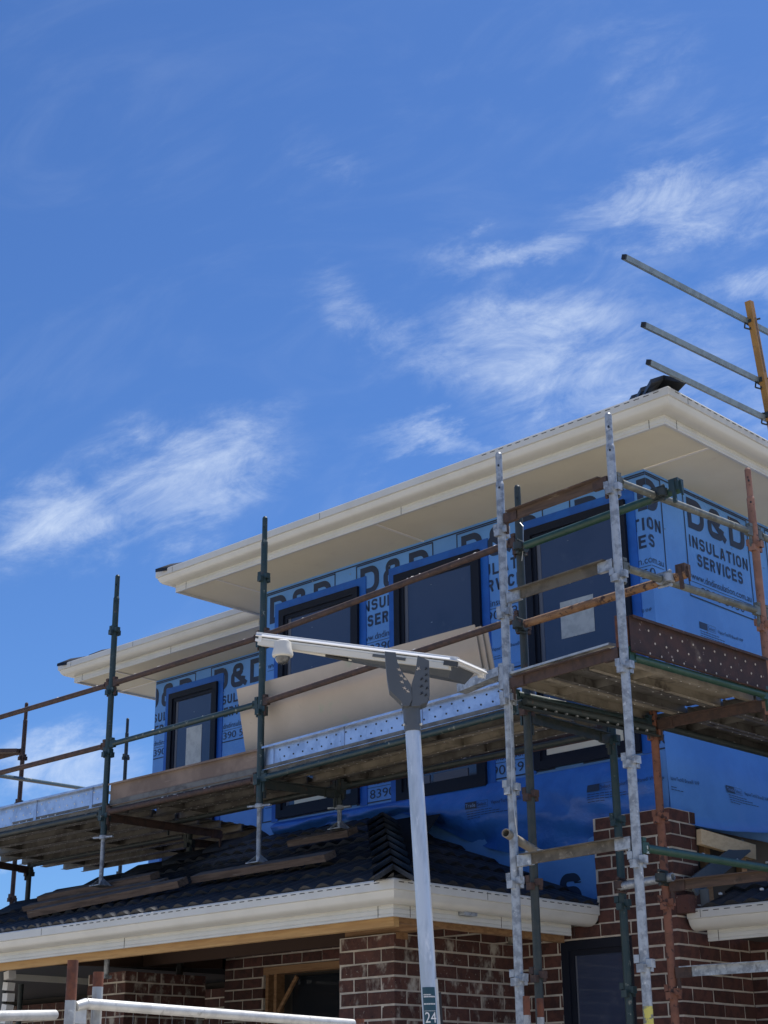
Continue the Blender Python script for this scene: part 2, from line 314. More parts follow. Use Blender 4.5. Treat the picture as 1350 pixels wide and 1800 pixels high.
# ---- soffits
s = MB(); s.box2((XFL, YF, ZS), (XF, 15.9, ZS+.012)); soff = part('soffit', s, M['soffit'], house)
s = MB(); s.box2((XFL2, YF2, ZS+.002), (XFL-.002, 15.9, ZS+.014)); soff2 = part('soffit', s, M['soffit'], house)
def strip(p, q, parent): b = MB(); b.beam(p, q, .022, .006); part('cover_strip', b, M['joint'], parent)
strip((XW, YW, ZS-.003), (XF, YW, ZS-.003), soff)
strip((-7.83, YF, ZS-.003), (-7.83, YW, ZS-.003), soff)
strip((-9.72, YF, ZS-.003), (-9.72, YW, ZS-.003), soff)
strip((XF, 11.0, ZS-.003), (XW, 11.0, ZS-.003), soff)
strip((-12.74, YF2, ZS-.003), (-12.74, YW2, ZS-.003), soff2); strip((-13.36, YW2, ZS-.003), (-12.74, YW2, ZS-.003), soff2)

# ---- gutters and fascias
GP = [(0, -.128), (.03, -.131), (.06, -.129), (.086, -.118), (.104, -.099), (.114, -.078), (.118, -.066), (.130, -.062), (.130, -.010), (.125, -.002), (.117, -.001), (.115, -.008), (.119, -.014), (.119, -.05), (.103, -.054), (.09, -.085), (.05, -.115), (.006, -.118), (.006, -.02), (0, -.02)]
FP = [(0, -.118), (.003, -.136), (.003, -.146), (-.001, -.148), (-.001, -.153), (.003, -.155), (.003, -.176), (-.001, -.178), (-.001, -.181), (.003, -.183), (.003, -.196), (-.018, -.196), (-.018, -.02), (-.002, -.02)]
def sweep(profile, path, z):
    """path = [(x, y, ox, oy)] with mitre vectors"""
    mb = MB(); n = len(profile); vs = [Vector((x+d*ox, y+d*oy, z+h)) for x, y, ox, oy in path for d, h in profile]; fs = []
    for k in range(len(path)-1):
        for i in range(n): fs.append((k*n+i, k*n+(i+1) % n, (k+1)*n+(i+1) % n, (k+1)*n+i))
    fs += [tuple(range(n)), tuple(range((len(path)-1)*n, len(path)*n))[::-1]]
    mb.add(vs, fs); return mb
def gutter(path, z, fpath=None, slots=(), label=None):
    gt = part('gutter', sweep(GP, path, z), M['cream'], house, label=label)
    part('fascia', sweep(FP, fpath or path, z), M['cream'], house)
    sm = MB()
    for k_ in range(len(path)-1):
        a, b_ = Vector(path[k_][:2]), Vector(path[k_+1][:2]); dd = (b_-a); L = dd.length; dd.normalize(); nrm = Vector((path[k_][2] if abs(dd.y) > .5 else 0, path[k_][3] if abs(dd.x) > .5 else 0))
        if nrm.length < .5: nrm = Vector((path[k_+1][2] if abs(dd.y) > .5 else 0, path[k_+1][3] if abs(dd.x) > .5 else 0))
        for s_ in (.14, L*.53, L-.12):
            c = a+dd*s_+nrm*.0035; c3 = Vector((c.x, c.y, 0)); sm.beam(c3+Vector((0, 0, z-.195)), c3+Vector((0, 0, z-.13)), .0035, .002, upv=(nrm.x, nrm.y, 0))
        for s_ in (.10, L*.38):
            c = a+dd*s_+nrm*.1305; c3 = Vector((c.x, c.y, 0)); sm.beam(c3+Vector((0, 0, z-.060)), c3+Vector((0, 0, z-.012)), .0025, .002, upv=(nrm.x, nrm.y, 0))
    part('lap_joint', sm, M['slot'], gt, kind='stuff')
    for (x0, y0, x1, y1) in slots:
        mb = MB(); L = math.hypot(x1-x0, y1-y0); t = Vector((x1-x0, y1-y0, 0))/L; k = 0
        while k*.078 < L-.04:
            a = Vector((x0, y0, z-.021))+t*(k*.078); mb.beam(a, a+t*.042, .004, .0045); k += 1
        part('overflow_slots', mb, M['slot'], gt, kind='stuff')
gutter([(XFL, 15, -1, 0), (XFL, YF, -1, -1), (XF, YF, 1, -1), (XF, 15, 1, 0)], ZG, slots=[(-6.6, YF-.13, -5.06, YF-.13), (XF+.13, YF-.05, XF+.13, 11)], label='cream quad gutter of the main upper eave')
gutter([(XFL2, 15, -1, 0), (XFL2, YF2, -1, -1), (XFL-.12, YF2, 0, -1)], ZG, label='cream quad gutter of the set back upper eave')
yF, xF = YH+.13, XH-.13
gutter([(XLL+.13, 9.9, -1, 0), (XLL+.13, yF, -1, -1), (xF, yF, 1, -1), (xF, 8.57, 1, 0)], ZH, fpath=[(XLL+.13, 9.9, -1, 0), (XLL+.13, yF, -1, -1), (xF, yF, 1, -1), (xF, 8.42, 1, 0)],
       slots=[(-9.4, YH, -6.24, YH), (XH, 6.64, XH, 8.5)], label='cream quad gutter of the lower front eave')
gutter([(-5.59, 8.79, 0, -1), (-2.2, 8.79, 0, -1)], 2.765, fpath=[(-5.53, 8.79, 0, -1), (-2.2, 8.79, 0, -1)], slots=[(-5.55, 8.66, -3.4, 8.66)], label='short cream gutter right of the brick pier')
b = MB(); b.box((-6.303, 7.36, 2.702), (.05, .12, .035)); part('eave_vent', b, M['gal'], house)

# ---- tiled roofs
def tile_mb(w=.3, L=.42):
    n = 14; mb = MB(); vs = []
    zz = lambda u: .026*(.5-.5*math.cos(2*math.pi*u/.15))**.75
    for yy, z0 in ((0, .034), (L, .006)):
        for i in range(n+1): vs.append((w*i/n, yy, z0+zz(w*i/n)))
    for i in range(n+1): vs.append((w*i/n, .002, .014+zz(w*i/n)*.86))
    fs = [(i, i+1, n+2+i, n+1+i) for i in range(n)]+[(2*n+2+i, 2*n+3+i, i+1, i) for i in range(n)]
    mb.add(vs, fs); return mb
TILE = mesh_of(tile_mb(.298), 'roof_tile', M['tile'], Vector(), ang=50)
def slope(O, ex, ein, L, run, clips, parent, z0, individual=True, cover=None):
    """O eave corner (x,y); ex along the eave, ein horizontally inwards; clips = [(point xy, keep normal xy)]"""
    O = Vector((O[0], O[1], z0)); ex = Vector((*ex, 0)); ei = Vector((*ein, 0)); upv = (ei*CP+Vector((0, 0, SP))); nz = ex.cross(upv)
    if nz.z < 0: nz = -nz
    rot = Matrix((ex, upv, nz)).transposed(); stuff = MB()
    nx = int(L/.3)+1; ny = int(run/CP/.335)+1
    if ex.cross(upv).z < 0: rot = Matrix((-ex, upv, nz)).transposed()
    flip = ex.cross(upv).z < 0
    for j in range(ny):
        for i in range(nx):
            base = O+ex*(.3*i+(.3 if flip else 0))+upv*(.335*j)+Vector((random.uniform(-.002, .002), 0, random.uniform(0, .003)))
            cs = [base+rot @ Vector((a, b_, 0)) for a in (0, .3) for b_ in (0, .42)]
            st = [[(c.xy-Vector(p)).dot(Vector(nm)) for c in cs] for p, nm in clips]
            if any(max(q) < .02 for q in st): continue
            cut = any(min(q) < -.005 for q in st)
            if individual and not cut:
                o = bpy.data.objects.new('roof_tile', TILE); COL.objects.link(o); o.parent = parent
                o.matrix_local = Matrix.Translation(base-ORG[parent.name]) @ rot.to_4x4(); continue
            bm = bmesh.new(); bm.from_mesh(TILE); bm.transform(Matrix.Translation(base) @ rot.to_4x4())
            for p, nm in clips:
                bmesh.ops.bisect_plane(bm, geom=bm.verts[:]+bm.edges[:]+bm.faces[:], plane_co=(*p, 0), plane_no=(*nm, 0), clear_inner=True)
            if not bm.faces: bm.free(); continue
            bm.verts.ensure_lookup_table(); bm.verts.index_update()
            vs = [v.co.copy() for v in bm.verts]; fs = [tuple(v.index for v in f.verts) for f in bm.faces]; bm.free()
            if individual:
                mb = MB(); mb.add(vs, fs); part('roof_tile', mb, M['tile'], parent, ang=50)
            else: stuff.add(vs, fs)
    if stuff.v: part('roof_tiles', stuff, M['tile'], parent, kind='stuff', ang=50)
def hip(p, q, parent, d1, d2, n0=0):
    """stacked angular caps from p up to q; d1, d2 = downhill horizontal directions of the two slopes"""
    p, q = Vector(p), Vector(q); L = (q-p).length; t = (q-p).normalized(); k = 0
    while k*.34 < L:
        a = p+t*(k*.34)+Vector((0, 0, .098)); b_ = p+t*min(k*.34+.41, L+.05)+Vector((0, 0, .045)); mb = MB()
        for e, wd in ((a, .165), (b_, .14)):
            pass
        vs = []
        for e, wd in ((a, .165), (b_, .14)):
            for dz in (0, -.030):
                for dd in (-1, 0, 1):
                    off = Vector((0, 0, 0)) if dd == 0 else (Vector((*(d1 if dd < 0 else d2), 0))*wd-Vector((0, 0, wd*TP*1.12)))
                    vs.append(e+off+Vector((0, 0, dz+(.012 if dd == 0 else 0))))
        mb.add(vs, [(0, 1, 7, 6), (1, 2, 8, 7), (3, 9, 10, 4), (4, 10, 11, 5), (0, 3, 4, 1), (1, 4, 5, 2), (6, 7, 10, 9), (7, 8, 11, 10), (0, 6, 9, 3), (2, 5, 11, 8)])
        part('hip_cap', mb, M['tile'], parent, ang=60); k += 1
def roofbase(name, vs, fs, label):
    mb = MB(); mb.add(vs, fs); return part(name, mb, M['darkroof'], house, label=label, smooth=False)
# lower roof: front slope, right slope, left slope
z_at = lambda d: ZH-.035+d*TP
E0 = YH+.04
top = YW2
lr = roofbase('lower_roof', [(XLL, E0, z_at(0)), (XH-.04, E0, z_at(0)), (XH-.04-(YW-E0), YW, z_at(YW-E0)), (XLW, YW, z_at(YW-E0)), (XLW, top, z_at(top-E0)), (XLL+(top-E0), top, z_at(top-E0)),
     (XH-.04, 8.585, z_at(0)), (-8.3, 8.715, z_at(2.06)), (XLL, top, z_at(0))],
     [(0, 1, 2, 3, 4, 5), (1, 6, 7), (0, 5, 8)], 'dark tiled lower roof over the porch')
slope((XLL, YH+.03), (1, 0), (0, 1), XH-XLL, top-YH, [((XH, YH), (-1, -1)), ((XLL, YH), (1, -1)), ((0, YW-.01), (0, -1))], lr, ZH-.03)
slope((XH-.03, YH), (0, 1), (-1, 0), 2.0, 2.1, [((XH, YH), (1, 1)), ((0, 8.7), (0, -1))], lr, ZH-.03)
slope((XLL-.0, YH), (0, 1), (1, 0), 3.2, 1.2, [((XLL, YH), (-1, 1)), ((0, top), (0, -1))], lr, ZH-.03, individual=False)
hip((XH-.03, YH+.03, ZH-.03), (XH-2.03, YH+2.03, ZH-.03+2.0*TP), lr, (0, -1), (1, 0))
hip((XLL+.03, YH+.03, ZH-.03), (XLL+2.2, YH+2.2, ZH-.03+2.17*TP), lr, (0, -1), (-1, 0))
# garage roof at right
gr = roofbase('garage_roof', [(-5.5, 8.72, 2.735), (-2.2, 8.72, 2.735), (-2.2, 12, 2.735+3.28*TP), (-5.5, 12, 2.735+3.28*TP)], [(0, 1, 2, 3)], 'dark tiled roof right of the brick pier')
slope((-5.5, 8.69), (1, 0), (0, 1), 1.6, 2.0, [], gr, 2.735)
# upper hip roof
def upper(x0, x1, y0, y1, parent):
    h = (x1-x0)/2
    slope((x0, y0), (1, 0), (0, 1), x1-x0, min(h, 2.2), [((x0, y0), (1, -1)), ((x1, y0), (-1, -1))], parent, ZG-.085, individual=False)
    slope((x1, y0), (0, 1), (-1, 0), y1-y0, 1.0, [((x1, y0), (1, 1))], parent, ZG-.055, individual=False)
    slope((x0, y0), (0, 1), (1, 0), y1-y0, 1.0, [((x0, y0), (-1, 1))], parent, ZG-.055, individual=False)
    hip((x1+.02, y0-.02, ZG+.012), (x1-h, y0+h, ZG+.02+h*TP), parent, (0, -1), (1, 0)); hip((x0, y0, ZG-.04), (x0+h, y0+h, ZG-.04+h*TP), parent, (0, -1), (-1, 0))
x0, x1, y0, y1 = XFL-.04, XF+.04, YF-.04, 15; h = (x1-x0)/2; zz = ZG-.11
ur = roofbase('upper_roof', [(x0, y0, zz), (x1, y0, zz), (x1-h, y0+h, zz+h*TP), (x1, y1, zz), (x0, y1, zz), (x0+h, y1-h, zz+h*TP)], [(0, 1, 2), (1, 3, 5, 2), (0, 2, 5, 4), (3, 4, 5)], 'dark tiled main hip roof')
upper(x0, x1, y0, 14, ur)
zz = ZG-.09; x0, x1, y0 = XFL2-.04, XFL, YF2-.04; h = 2.6
ur2 = roofbase('upper_roof', [(x0, y0, zz+.04), (x1+1.0, y0, zz+.04), (x1+1.0, y0+h, zz+.04+h*TP), (x0+h, y0+h, zz+.04+h*TP), (x0, 15, zz+.04), (x0+h, 13, zz+.04+h*TP)], [(0, 1, 2, 3), (0, 3, 5, 4)], 'dark tiled set back hip roof')
slope((x0, y0), (1, 0), (0, 1), 3.3, 1.6, [((x0, y0), (1, -1)), ((XFL-.1, 0), (-1, 0))], ur2, ZG-.035, individual=False)
hip((x0, y0, ZG-.04), (x0+h, y0+h, ZG-.04+h*TP), ur2, (0, -1), (-1, 0))

# ------------------------------------------------------------------ brickwork
BR = []                                 # (object transform data) collected first, then the largest in view become objects
BM_CACHE = {}
def brick_mesh(L, m, var):
    k = (round(L, 3), m, var)
    if k not in BM_CACHE:
        mb = MB(); rr = random.Random(hash(k) % 1000)
        mb.box((L/2, .055, .038), (L-.002, .11, .0735)); mb.v = [v+Vector([rr.uniform(-.0022, .0022) for _ in range(3)]) for v in mb.v]
        BM_CACHE[k] = mesh_of(mb, 'brick', M[m], Vector(), smooth=False)
    return BM_CACHE[k]
def courses(O, u, wv, L, z0, z1, parent, even0=0., odd0=.12, openings=(), m='brick', end_even=0., end_odd=0.):
    """O corner xy, u along the face, wv inwards. bricks .23 x .11 x .076, joints 10 mm"""
    O, u, wv = Vector((*O, 0)), Vector((*u, 0)), Vector((*wv, 0))
    k0 = math.ceil((z0-2.548)/.086-.01); k = k0
    rot = Matrix((u, wv, u.cross(wv))).transposed() if u.cross(wv).z > 0 else None
    while 2.548+.086*k+.07 <= z1+.004:
        z = 2.548+.086*k+.005; s = even0 if k % 2 == 0 else odd0; e = L-(end_even if k % 2 == 0 else end_odd)
        if (k % 2 == 0 and even0 < 0) or (k % 2 and odd0 < 0): s += .0
        while s < e-.012:
            a, b_ = max(s, 0), min(s+.23, e)
            for (oa, ob, za, zb) in openings:
                if z+.04 > za and z+.04 < zb:
                    if a >= oa-.01 and b_ <= ob+.01: a = b_ = 0
                    elif a < oa < b_: b_ = oa
                    elif a < ob < b_: a = ob
            if b_-a > .012:
                Lb = round(b_-a, 3)
                p = O+u*a+Vector((0, 0, z))
                if rot is None: p = O+u*(a+Lb); R = Matrix((-u, wv, Vector((0, 0, 1)))).transposed(); p.z = z
                else: R = rot
                p = p-wv*random.uniform(0, .002)
                mid = p+R @ Vector((Lb/2, 0, .038)); q = img(mid)
                vis = -20 < q[0] < 1370 and q[1] < 1815
                BR.append((q[2] if vis else 99+q[2], p, R, Lb, m, parent))
            s += .24
        k += 1
def core(a, b_, label=None, openings=None):
    mb = MB(); mb.box2(a, b_)
    return part('brick_wall', mb, M['mortar'], house, label=label, smooth=False)
r = .003
# porch column 1: front face x -7.42..-6.93 at y 7.37 ; right face runs back to y 8.585
c1 = core((-7.42+r, 7.37+r, 0), (-6.93-r, 8.60, 2.634), 'brick porch pier smeared with mortar')
courses((-6.93, 7.37), (-1, 0), (0, 1), .49, 0, 2.634, c1, 0, .12, m='brick_smeared')
courses((-6.93, 7.37), (0, 1), (-1, 0), 1.21, 0, 2.634, c1, .12, 0, m='brick_smeared')
courses((-7.42, 8.5), (0, -1), (1, 0), 1.0, 0, 2.63, c1, 0, .12, m='brick')
# main ground floor front wall y 8.585 from -6.93 to the corner, window opening
YP, XP = 8.585, -5.617
w1 = MB(); w1.box2((-7.0, YP+r, 0), (-6.55, YP+.11, 2.72)); w1.box2((-5.97, YP+r, 0), (XP-r, YP+.11, 2.72)); w1.box2((-6.55, YP+r, 2.630), (-5.97, YP+.11, 2.72))
w1.box2((-6.55, YP+r, 0), (-5.97, YP+.11, .95)); w1.box2((-6.229+r, YP+r, 2.72), (XP-r, YP+.11, 3.405)); w1.box2((XP-.11, YP+.11, 2.72), (XP-r, 8.883-r, 3.405)); w1.box2((XP-.11, YP+.11, 0), (XP-r, 9.43, 2.72))
w1 = part('brick_wall', w1, M['mortar'], house, label='red brown brick wall and pier at the right corner', smooth=False)
courses((XP, YP), (-1, 0), (0, 1), 1.313, 0, 2.72, w1, 0, .12, openings=[(.353, .933, .95, 2.63)])
courses((XP, YP), (-1, 0), (0, 1), .61, 2.72, 3.42, w1, 0, .12)
courses((XP, YP), (0, 1), (-1, 0), .845, 0, 2.72, w1, .12, 0)
courses((XP, YP), (0, 1), (-1, 0), .30, 2.72, 3.42, w1, .12, 0)
w2 = core((XP, 9.43+r, 0), (-2.2, 9.54, 2.625), 'brick wall under the right hand eave')
courses((XP, 9.43), (1, 0), (0, 1), 3.4, 0, 2.634, w2, .0, -.12)
# recessed wall behind column 1, y 9.1, opening with timber reveal
RW = MB(); RW.box2((-10.55+r, 9.1+r, 0), (-10.06, 9.21, 2.95)); RW.box2((-10.06, 9.1+r, 2.716), (-7.1, 9.21, 2.95)); RW.box2((-8.2, 9.1+r, 0), (-7.1, 9.21, 2.69))
RW = part('brick_wall', RW, M['mortar'], house, label='shaded brick wall beside the porch opening', smooth=False)
courses((-10.55, 9.1), (1, 0), (0, 1), 3.4, 0, 2.93, RW, 0, -.12, openings=[(.49, 2.35, -1, 2.715)])
courses((-10.06, 9.1), (0, 1), (-1, 0), .3, 0, 2.69, RW, .12, 0)
# far left wall y 9.5 and column 2
fw = core((-16, 9.6+r, 0), (-10.6, 9.71, 2.625), 'far brick wall at the left of the porch')
courses((-10.6, 9.6), (-1, 0), (0, 1), 5.4, 0, 2.68, fw, 0, -.12)
c2 = core((-10.72+r, 7.8+r, 0), (-10.23-r, 8.62-r, 2.625), 'left brick porch pier')
courses((-10.23, 7.8), (-1, 0), (0, 1), .49, 0, 2.64, c2, 0, .12, m='brick_smeared')
courses((-10.23, 7.8), (0, 1), (-1, 0), .82, 0, 2.64, c2, .12, 0, m='brick_smeared')
BR.sort(key=lambda q: q[0]); nind = 0; rest = {}
for d, p, R, Lb, m, par in BR:
    if d < 90 and nind < 292:
        o = bpy.data.objects.new('brick', brick_mesh(Lb, m, random.randint(0, 2))); COL.objects.link(o); o.parent = par
        o.matrix_local = Matrix.Translation(p-ORG[par.name]) @ R.to_4x4(); nind += 1
    else:
        me = brick_mesh(Lb, m, 0); mb = rest.setdefault((par.name, m), (par, m, MB()))[2]
        mb.add([p+R @ v.co for v in me.vertices], [tuple(f.vertices) for f in me.polygons])
for par, m, mb in rest.values(): part('brickwork', mb, M[m], par, kind='stuff', smooth=False)
print('bricks', len(BR), 'individual', nind)

# ---- porch woodwork
def pb(name, p, q, w_, h_, m, parent=house, label=None): b = MB(); b.beam(p, q, w_, h_, j=.001); return part(name, b, M[m], parent, label=label)
pb('porch_beam', (-11.6, 6.85, 2.632), (-6.42, 6.85, 2.632), .045, .07, 'pine', label='pale pine beam under the front fascia')
pb('porch_beam', (-6.47, 6.88, 2.655), (-6.47, 8.5, 2.64), .045, .06, 'pinedark')
pb('wall_plate', (-7.4, 7.45, 2.665), (-6.5, 7.45, 2.665), .09, .045, 'pinedark')
pb('packing_block', (-6.98, 7.44, 2.60), (-6.98, 7.44, 2.64), .12, .1, 'pinedark')
for i in range(10):
    x = -11.2+i*.45; yy = min(8.6, 6.9+max(.2, -6.9-x), 6.9+max(.2, x+11.5))
    pb('rafter', (x, 6.9, 2.715), (x, yy, 2.70+(yy-6.9)*(TP-.02)), .035, .09, 'pinedark')
M['darktimber'] = mat('dark_brown_timber', (.05, .026, .016), rough=.85)  # plain dark brown for the inner porch beams
pb('lintel_beam', (-10.5, 8.2, 2.80), (-8.0, 8.2, 2.80), .05, .2, 'darktimber')
pb('porch_beam', (-10.55, 9.05, 2.78), (-10.55, 6.9, 2.70), .045, .10, 'darktimber')
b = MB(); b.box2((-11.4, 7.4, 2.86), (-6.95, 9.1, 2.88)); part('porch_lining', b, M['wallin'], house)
b = MB(); b.box2((-16, 9.72, 0), (-5.75, 15.9, 2.89)); part('inner_wall', b, M['wallin'], house)
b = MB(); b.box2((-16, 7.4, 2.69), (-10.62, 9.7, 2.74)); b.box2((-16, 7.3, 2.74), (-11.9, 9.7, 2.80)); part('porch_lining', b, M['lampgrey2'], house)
b = MB(); b.box2((-5.5, 8.84, 2.60), (-2.2, 9.42, 2.62)); part('soffit', b, M['wallin'], house)  # dark colour paints the shade under the eave
# timber reveal and dark sheet in the opening
for x in (-10.03, -9.93): pb('opening_stud', (x, 9.16, 1.4), (x, 9.16, 2.69), .035, .09, 'pinedark')
pb('opening_head', (-10.06, 9.15, 2.68), (-8.2, 9.15, 2.68), .10, .06, 'pinedark'); pb('opening_brace', (-9.9, 9.13, 2.35), (-9.68, 9.13, 2.62), .02, .03, 'pinedark')
b = MB(); b.box2((-9.85, 9.24, 0), (-8.2, 9.26, 2.63)); part('dark_door_panel', b, M['glass'], house)
b = MB(); b.box2((-10.5, 9.28, 0), (-7.0, 9.3, 2.7)); part('inner_wall', b, M['wallin'], house)
# metal garage door piece at far left lower
b = MB(); b.box2((-10.9, 9.48, 1.2), (-9.9, 9.53, 2.17)); part('dark_door_panel', b, M['frame'], house)

# ---- ground floor window at right
def window(x0, x1, z0, z1, y, parent=house, sash=True, tape=True, reveal_w=.035, label=None):
    f = MB(); d0, d1 = y-.035, y+.03; t = .06
    f.box2((x0, d0, z1-t), (x1, d1, z1)); f.box2((x0, d0, z0), (x1, d1, z0+t)); f.box2((x0, d0, z0+t), (x0+t, d1, z1-t)); f.box2((x1-t, d0, z0+t), (x1, d1, z1-t))
    fr = part('window', f, M['frame'], parent, label=label, smooth=False)
    q = MB(); t2 = t+.035; e0, e1 = y-.018, y+.028
    q.box2((x0+t, e0, z1-t2), (x1-t, e1, z1-t)); q.box2((x0+t, e0, z0+t), (x1-t, e1, z0+t2)); q.box2((x0+t, e0, z0+t2), (x0+t2, e1, z1-t2)); q.box2((x1-t2, e0, z0+t2), (x1-t, e1, z1-t2))
    part('sash', q, M['frame'], fr, smooth=False)
    p = MB(); p.box2((x0+t2, y-.004, z0+t2), (x1-t2, y+.002, z1-t2)); part('pane', p, M['pane'], fr, smooth=False)
    v = MB(); v.box2((x0+t2, y-.0065, z0+t2), (x0+t2+reveal_w, y-.0042, z1-t2)); part('reveal_reflection', v, M['reveal'], fr, smooth=False)  # lighter strip painted on the pane as the reveal's reflection
    if tape:
        T = MB(); yy0, yy1, a = y-.008, y+.004, .075
        T.box2((x0-a, yy0, z1), (x1+a, yy1, z1+a)); T.box2((x0-a, yy0, z0-.02), (x0, yy1, z1)); T.box2((x1, yy0, z0-.02), (x1+a, yy1, z1))
        part('flashing_tape', T, M['flash'], fr, smooth=False)
    return fr
wA = window(-9.49, -8.54, 3.83, 5.62, YW, label='left window of the main upper wall')
wB = window(-8.13, -7.235, 3.79, 5.615, YW, label='middle window of the main upper wall')
wC = window(-6.785, -5.875, 3.83, 5.65, YW, label='right window of the main upper wall beside the corner')
wD = window(-12.48, -11.72, 3.9, 5.64, YW2, label='window of the set back upper wall')
b = MB(); b.box2((-6.50, YW-.0068, 4.745), (-6.205, YW-.0042, 5.02)); part('sticker', b, M['sticker'], wC)
b = MB(); b.box2((-12.2, YW2-.0068, 4.5), (-11.96, YW2-.0042, 5.24)); part('sticker', b, M['sticker'], wD)
for x0_, x1_, z0_, z1_, pr in ((-6.77, -6.02, 3.905, 3.975, wC), (-9.38, -8.72, 3.895, 3.935, wA)):
    b = MB(); b.box2((x0_+.09, YW-.011, z0_+.02), (x1_, YW-.0072, z1_+.045)); part('pane_strip', b, M['soffit'], pr)  # paper in the right window, plain pale strip in the left
b = MB(); b.box2((-8.02, YW-.011, 3.89), (-7.8, YW-.0072, 3.95)); b.box2((-7.76, YW-.011, 3.89), (-7.42, YW-.0072, 3.95)); part('pane_strip', b, M['reveal'], wB)  # plain lighter strips low on the middle pane
window(-6.55, -5.97, .95, 2.628, YP+.04, tape=False, label='dark ground floor window beside the brick corner', reveal_w=.012)

# ------------------------------------------------------------------ printed wrap
def ribbon(pts, t, closed=False):
    """thick line through 2-D points -> (verts, quads)"""
    P = [Vector(p) for p in pts]; n = len(P); L, R_ = [], []
    for i in range(n):
        a = P[i-1] if (i > 0 or closed) else None; c = P[(i+1) % n] if (i < n-1 or closed) else None
        d1 = (P[i]-a).normalized() if a is not None else None; d2 = (c-P[i]).normalized() if c is not None else None
        if d1 is None: d1 = d2
        if d2 is None: d2 = d1
        n1, n2 = Vector((-d1.y, d1.x)), Vector((-d2.y, d2.x)); m_ = (n1+n2)
        m_ = n1 if m_.length < .2 else m_.normalized(); k = min(1/max(m_.dot(n1), .35), 2.2)
        L.append(P[i]+m_*(t/2*k)); R_.append(P[i]-m_*(t/2*k))
    vs = L+R_; fs = [(i, (i+1) % n, n+(i+1) % n, n+i) for i in range(n if closed else n-1)]
    return vs, fs
def arc(cx, cy, rx, ry, a0, a1, k=6): return [(cx+rx*math.cos(rad(a0+(a1-a0)*i/k)), cy+ry*math.sin(rad(a0+(a1-a0)*i/k))) for i in range(k+1)]
def glyph(ch, w_, h_, t):
    i = t/2; x0, x1, y0, y1 = i, w_-i, i, h_-i; ym = h_*.52; q = min(.33*w_, .3*h_)
    if ch == 'D': return [([(x0, y0)]+arc(x1-q, y0+q, q, q, -90, 0)+arc(x1-q, y1-q, q, q, 0, 90)+[(x0, y1)], True)]
    if ch == 'O': return [(arc(x1-q, y0+q, q, q, -90, 0)+arc(x1-q, y1-q, q, q, 0, 90)+arc(x0+q, y1-q, q, q, 90, 180)+arc(x0+q, y0+q, q, q, 180, 270), True)]
    if ch == 'C': return [([(x1, h_*.68)]+arc(x1-q, y1-q, q, q, 0, 90)+arc(x0+q, y1-q, q, q, 90, 180)+arc(x0+q, y0+q, q, q, 180, 270)+arc(x1-q, y0+q, q, q, -90, 0)+[(x1, h_*.32)], False)]
    if ch == 'I': return [([(w_/2, 0), (w_/2, h_)], False)]
    if ch == 'N': return [([(x0, 0), (x0, y1), (x0+t*.2, y1), (x1-t*.2, y0), (x1, y0), (x1, h_)], False)]
    if ch == 'L': return [([(x0, h_), (x0, y0), (w_, y0)], False)]
    if ch == 'T': return [([(0, y1), (w_, y1)], False), ([(w_/2, 0), (w_/2, y1)], False)]
    if ch == 'E': return [([(w_, y1), (x0, y1), (x0, y0), (w_, y0)], False), ([(x0, ym), (w_*.92, ym)], False)]
    if ch == 'U': return [([(x0, h_)]+arc(x0+q, y0+q, q, q, 180, 270)+arc(x1-q, y0+q, q, q, -90, 0)+[(x1, h_)], False)]
    if ch == 'A': return [([(x0, 0), (w_*.42, y1), (w_*.58, y1), (x1, 0)], False), ([(w_*.22, h_*.27), (w_*.78, h_*.27)], False)]
    if ch == 'V': return [([(x0, h_), (w_*.47, y0), (w_*.53, y0), (x1, h_)], False)]
    if ch == 'R':
        r_ = min(q, (y1-ym)/2.1); return [([(x0, 0), (x0, y1)]+arc(x1-r_, y1-r_, r_, r_, 90, 0)+arc(x1-r_, ym+r_, r_, r_, 0, -90)+[(x0, ym)], False), ([(w_*.55, ym), (x1, 0)], False)]
    if ch == 'S':
        r_ = min(q, (y1-ym)/2.05); return [([(x1, h_*.74)]+arc(x1-r_, y1-r_, r_, r_, 0, 90)+arc(x0+r_, y1-r_, r_, r_, 90, 180)+arc(x0+r_, ym+r_, r_, r_, 180, 270)+arc(x1-r_, ym-r_, r_, r_, 90, 0)+arc(x1-r_, y0+r_, r_, r_, 0, -90)+arc(x0+r_, y0+r_, r_, r_, -90, -180)+[(x0, h_*.27)], False)]
    if ch == '&':
        a, b_, c_, d_ = .22*w_, .66*w_, .60*h_, y1; r_ = .15*w_
        top_ = arc(b_-r_, d_-r_, r_, r_, 0, 90)+arc(a+r_, d_-r_, r_, r_, 90, 180)+arc(a+r_, c_+r_*.6, r_, r_*.9, 180, 225, 3)
        low_ = [(a+.10*w_, c_-.02*h_)]+arc(x0+r_*1.2, .30*h_+r_, r_*1.2, r_, 110, 180)+arc(x0+r_*1.2, y0+r_*1.2, r_*1.2, r_*1.2, 180, 270)+arc(w_*.58, y0+r_*1.2, r_*1.2, r_*1.2, 270, 340)+[(w_*.80, h_*.40)]
        return [([(b_, c_+.06*h_)]+top_+[(w_*.97, i*.5)], False), (low_, False), ([(b_, c_+.08*h_), (b_-.06*w_, c_-.02*h_), (a+.06*w_, c_-.06*h_)], False)]
    return []
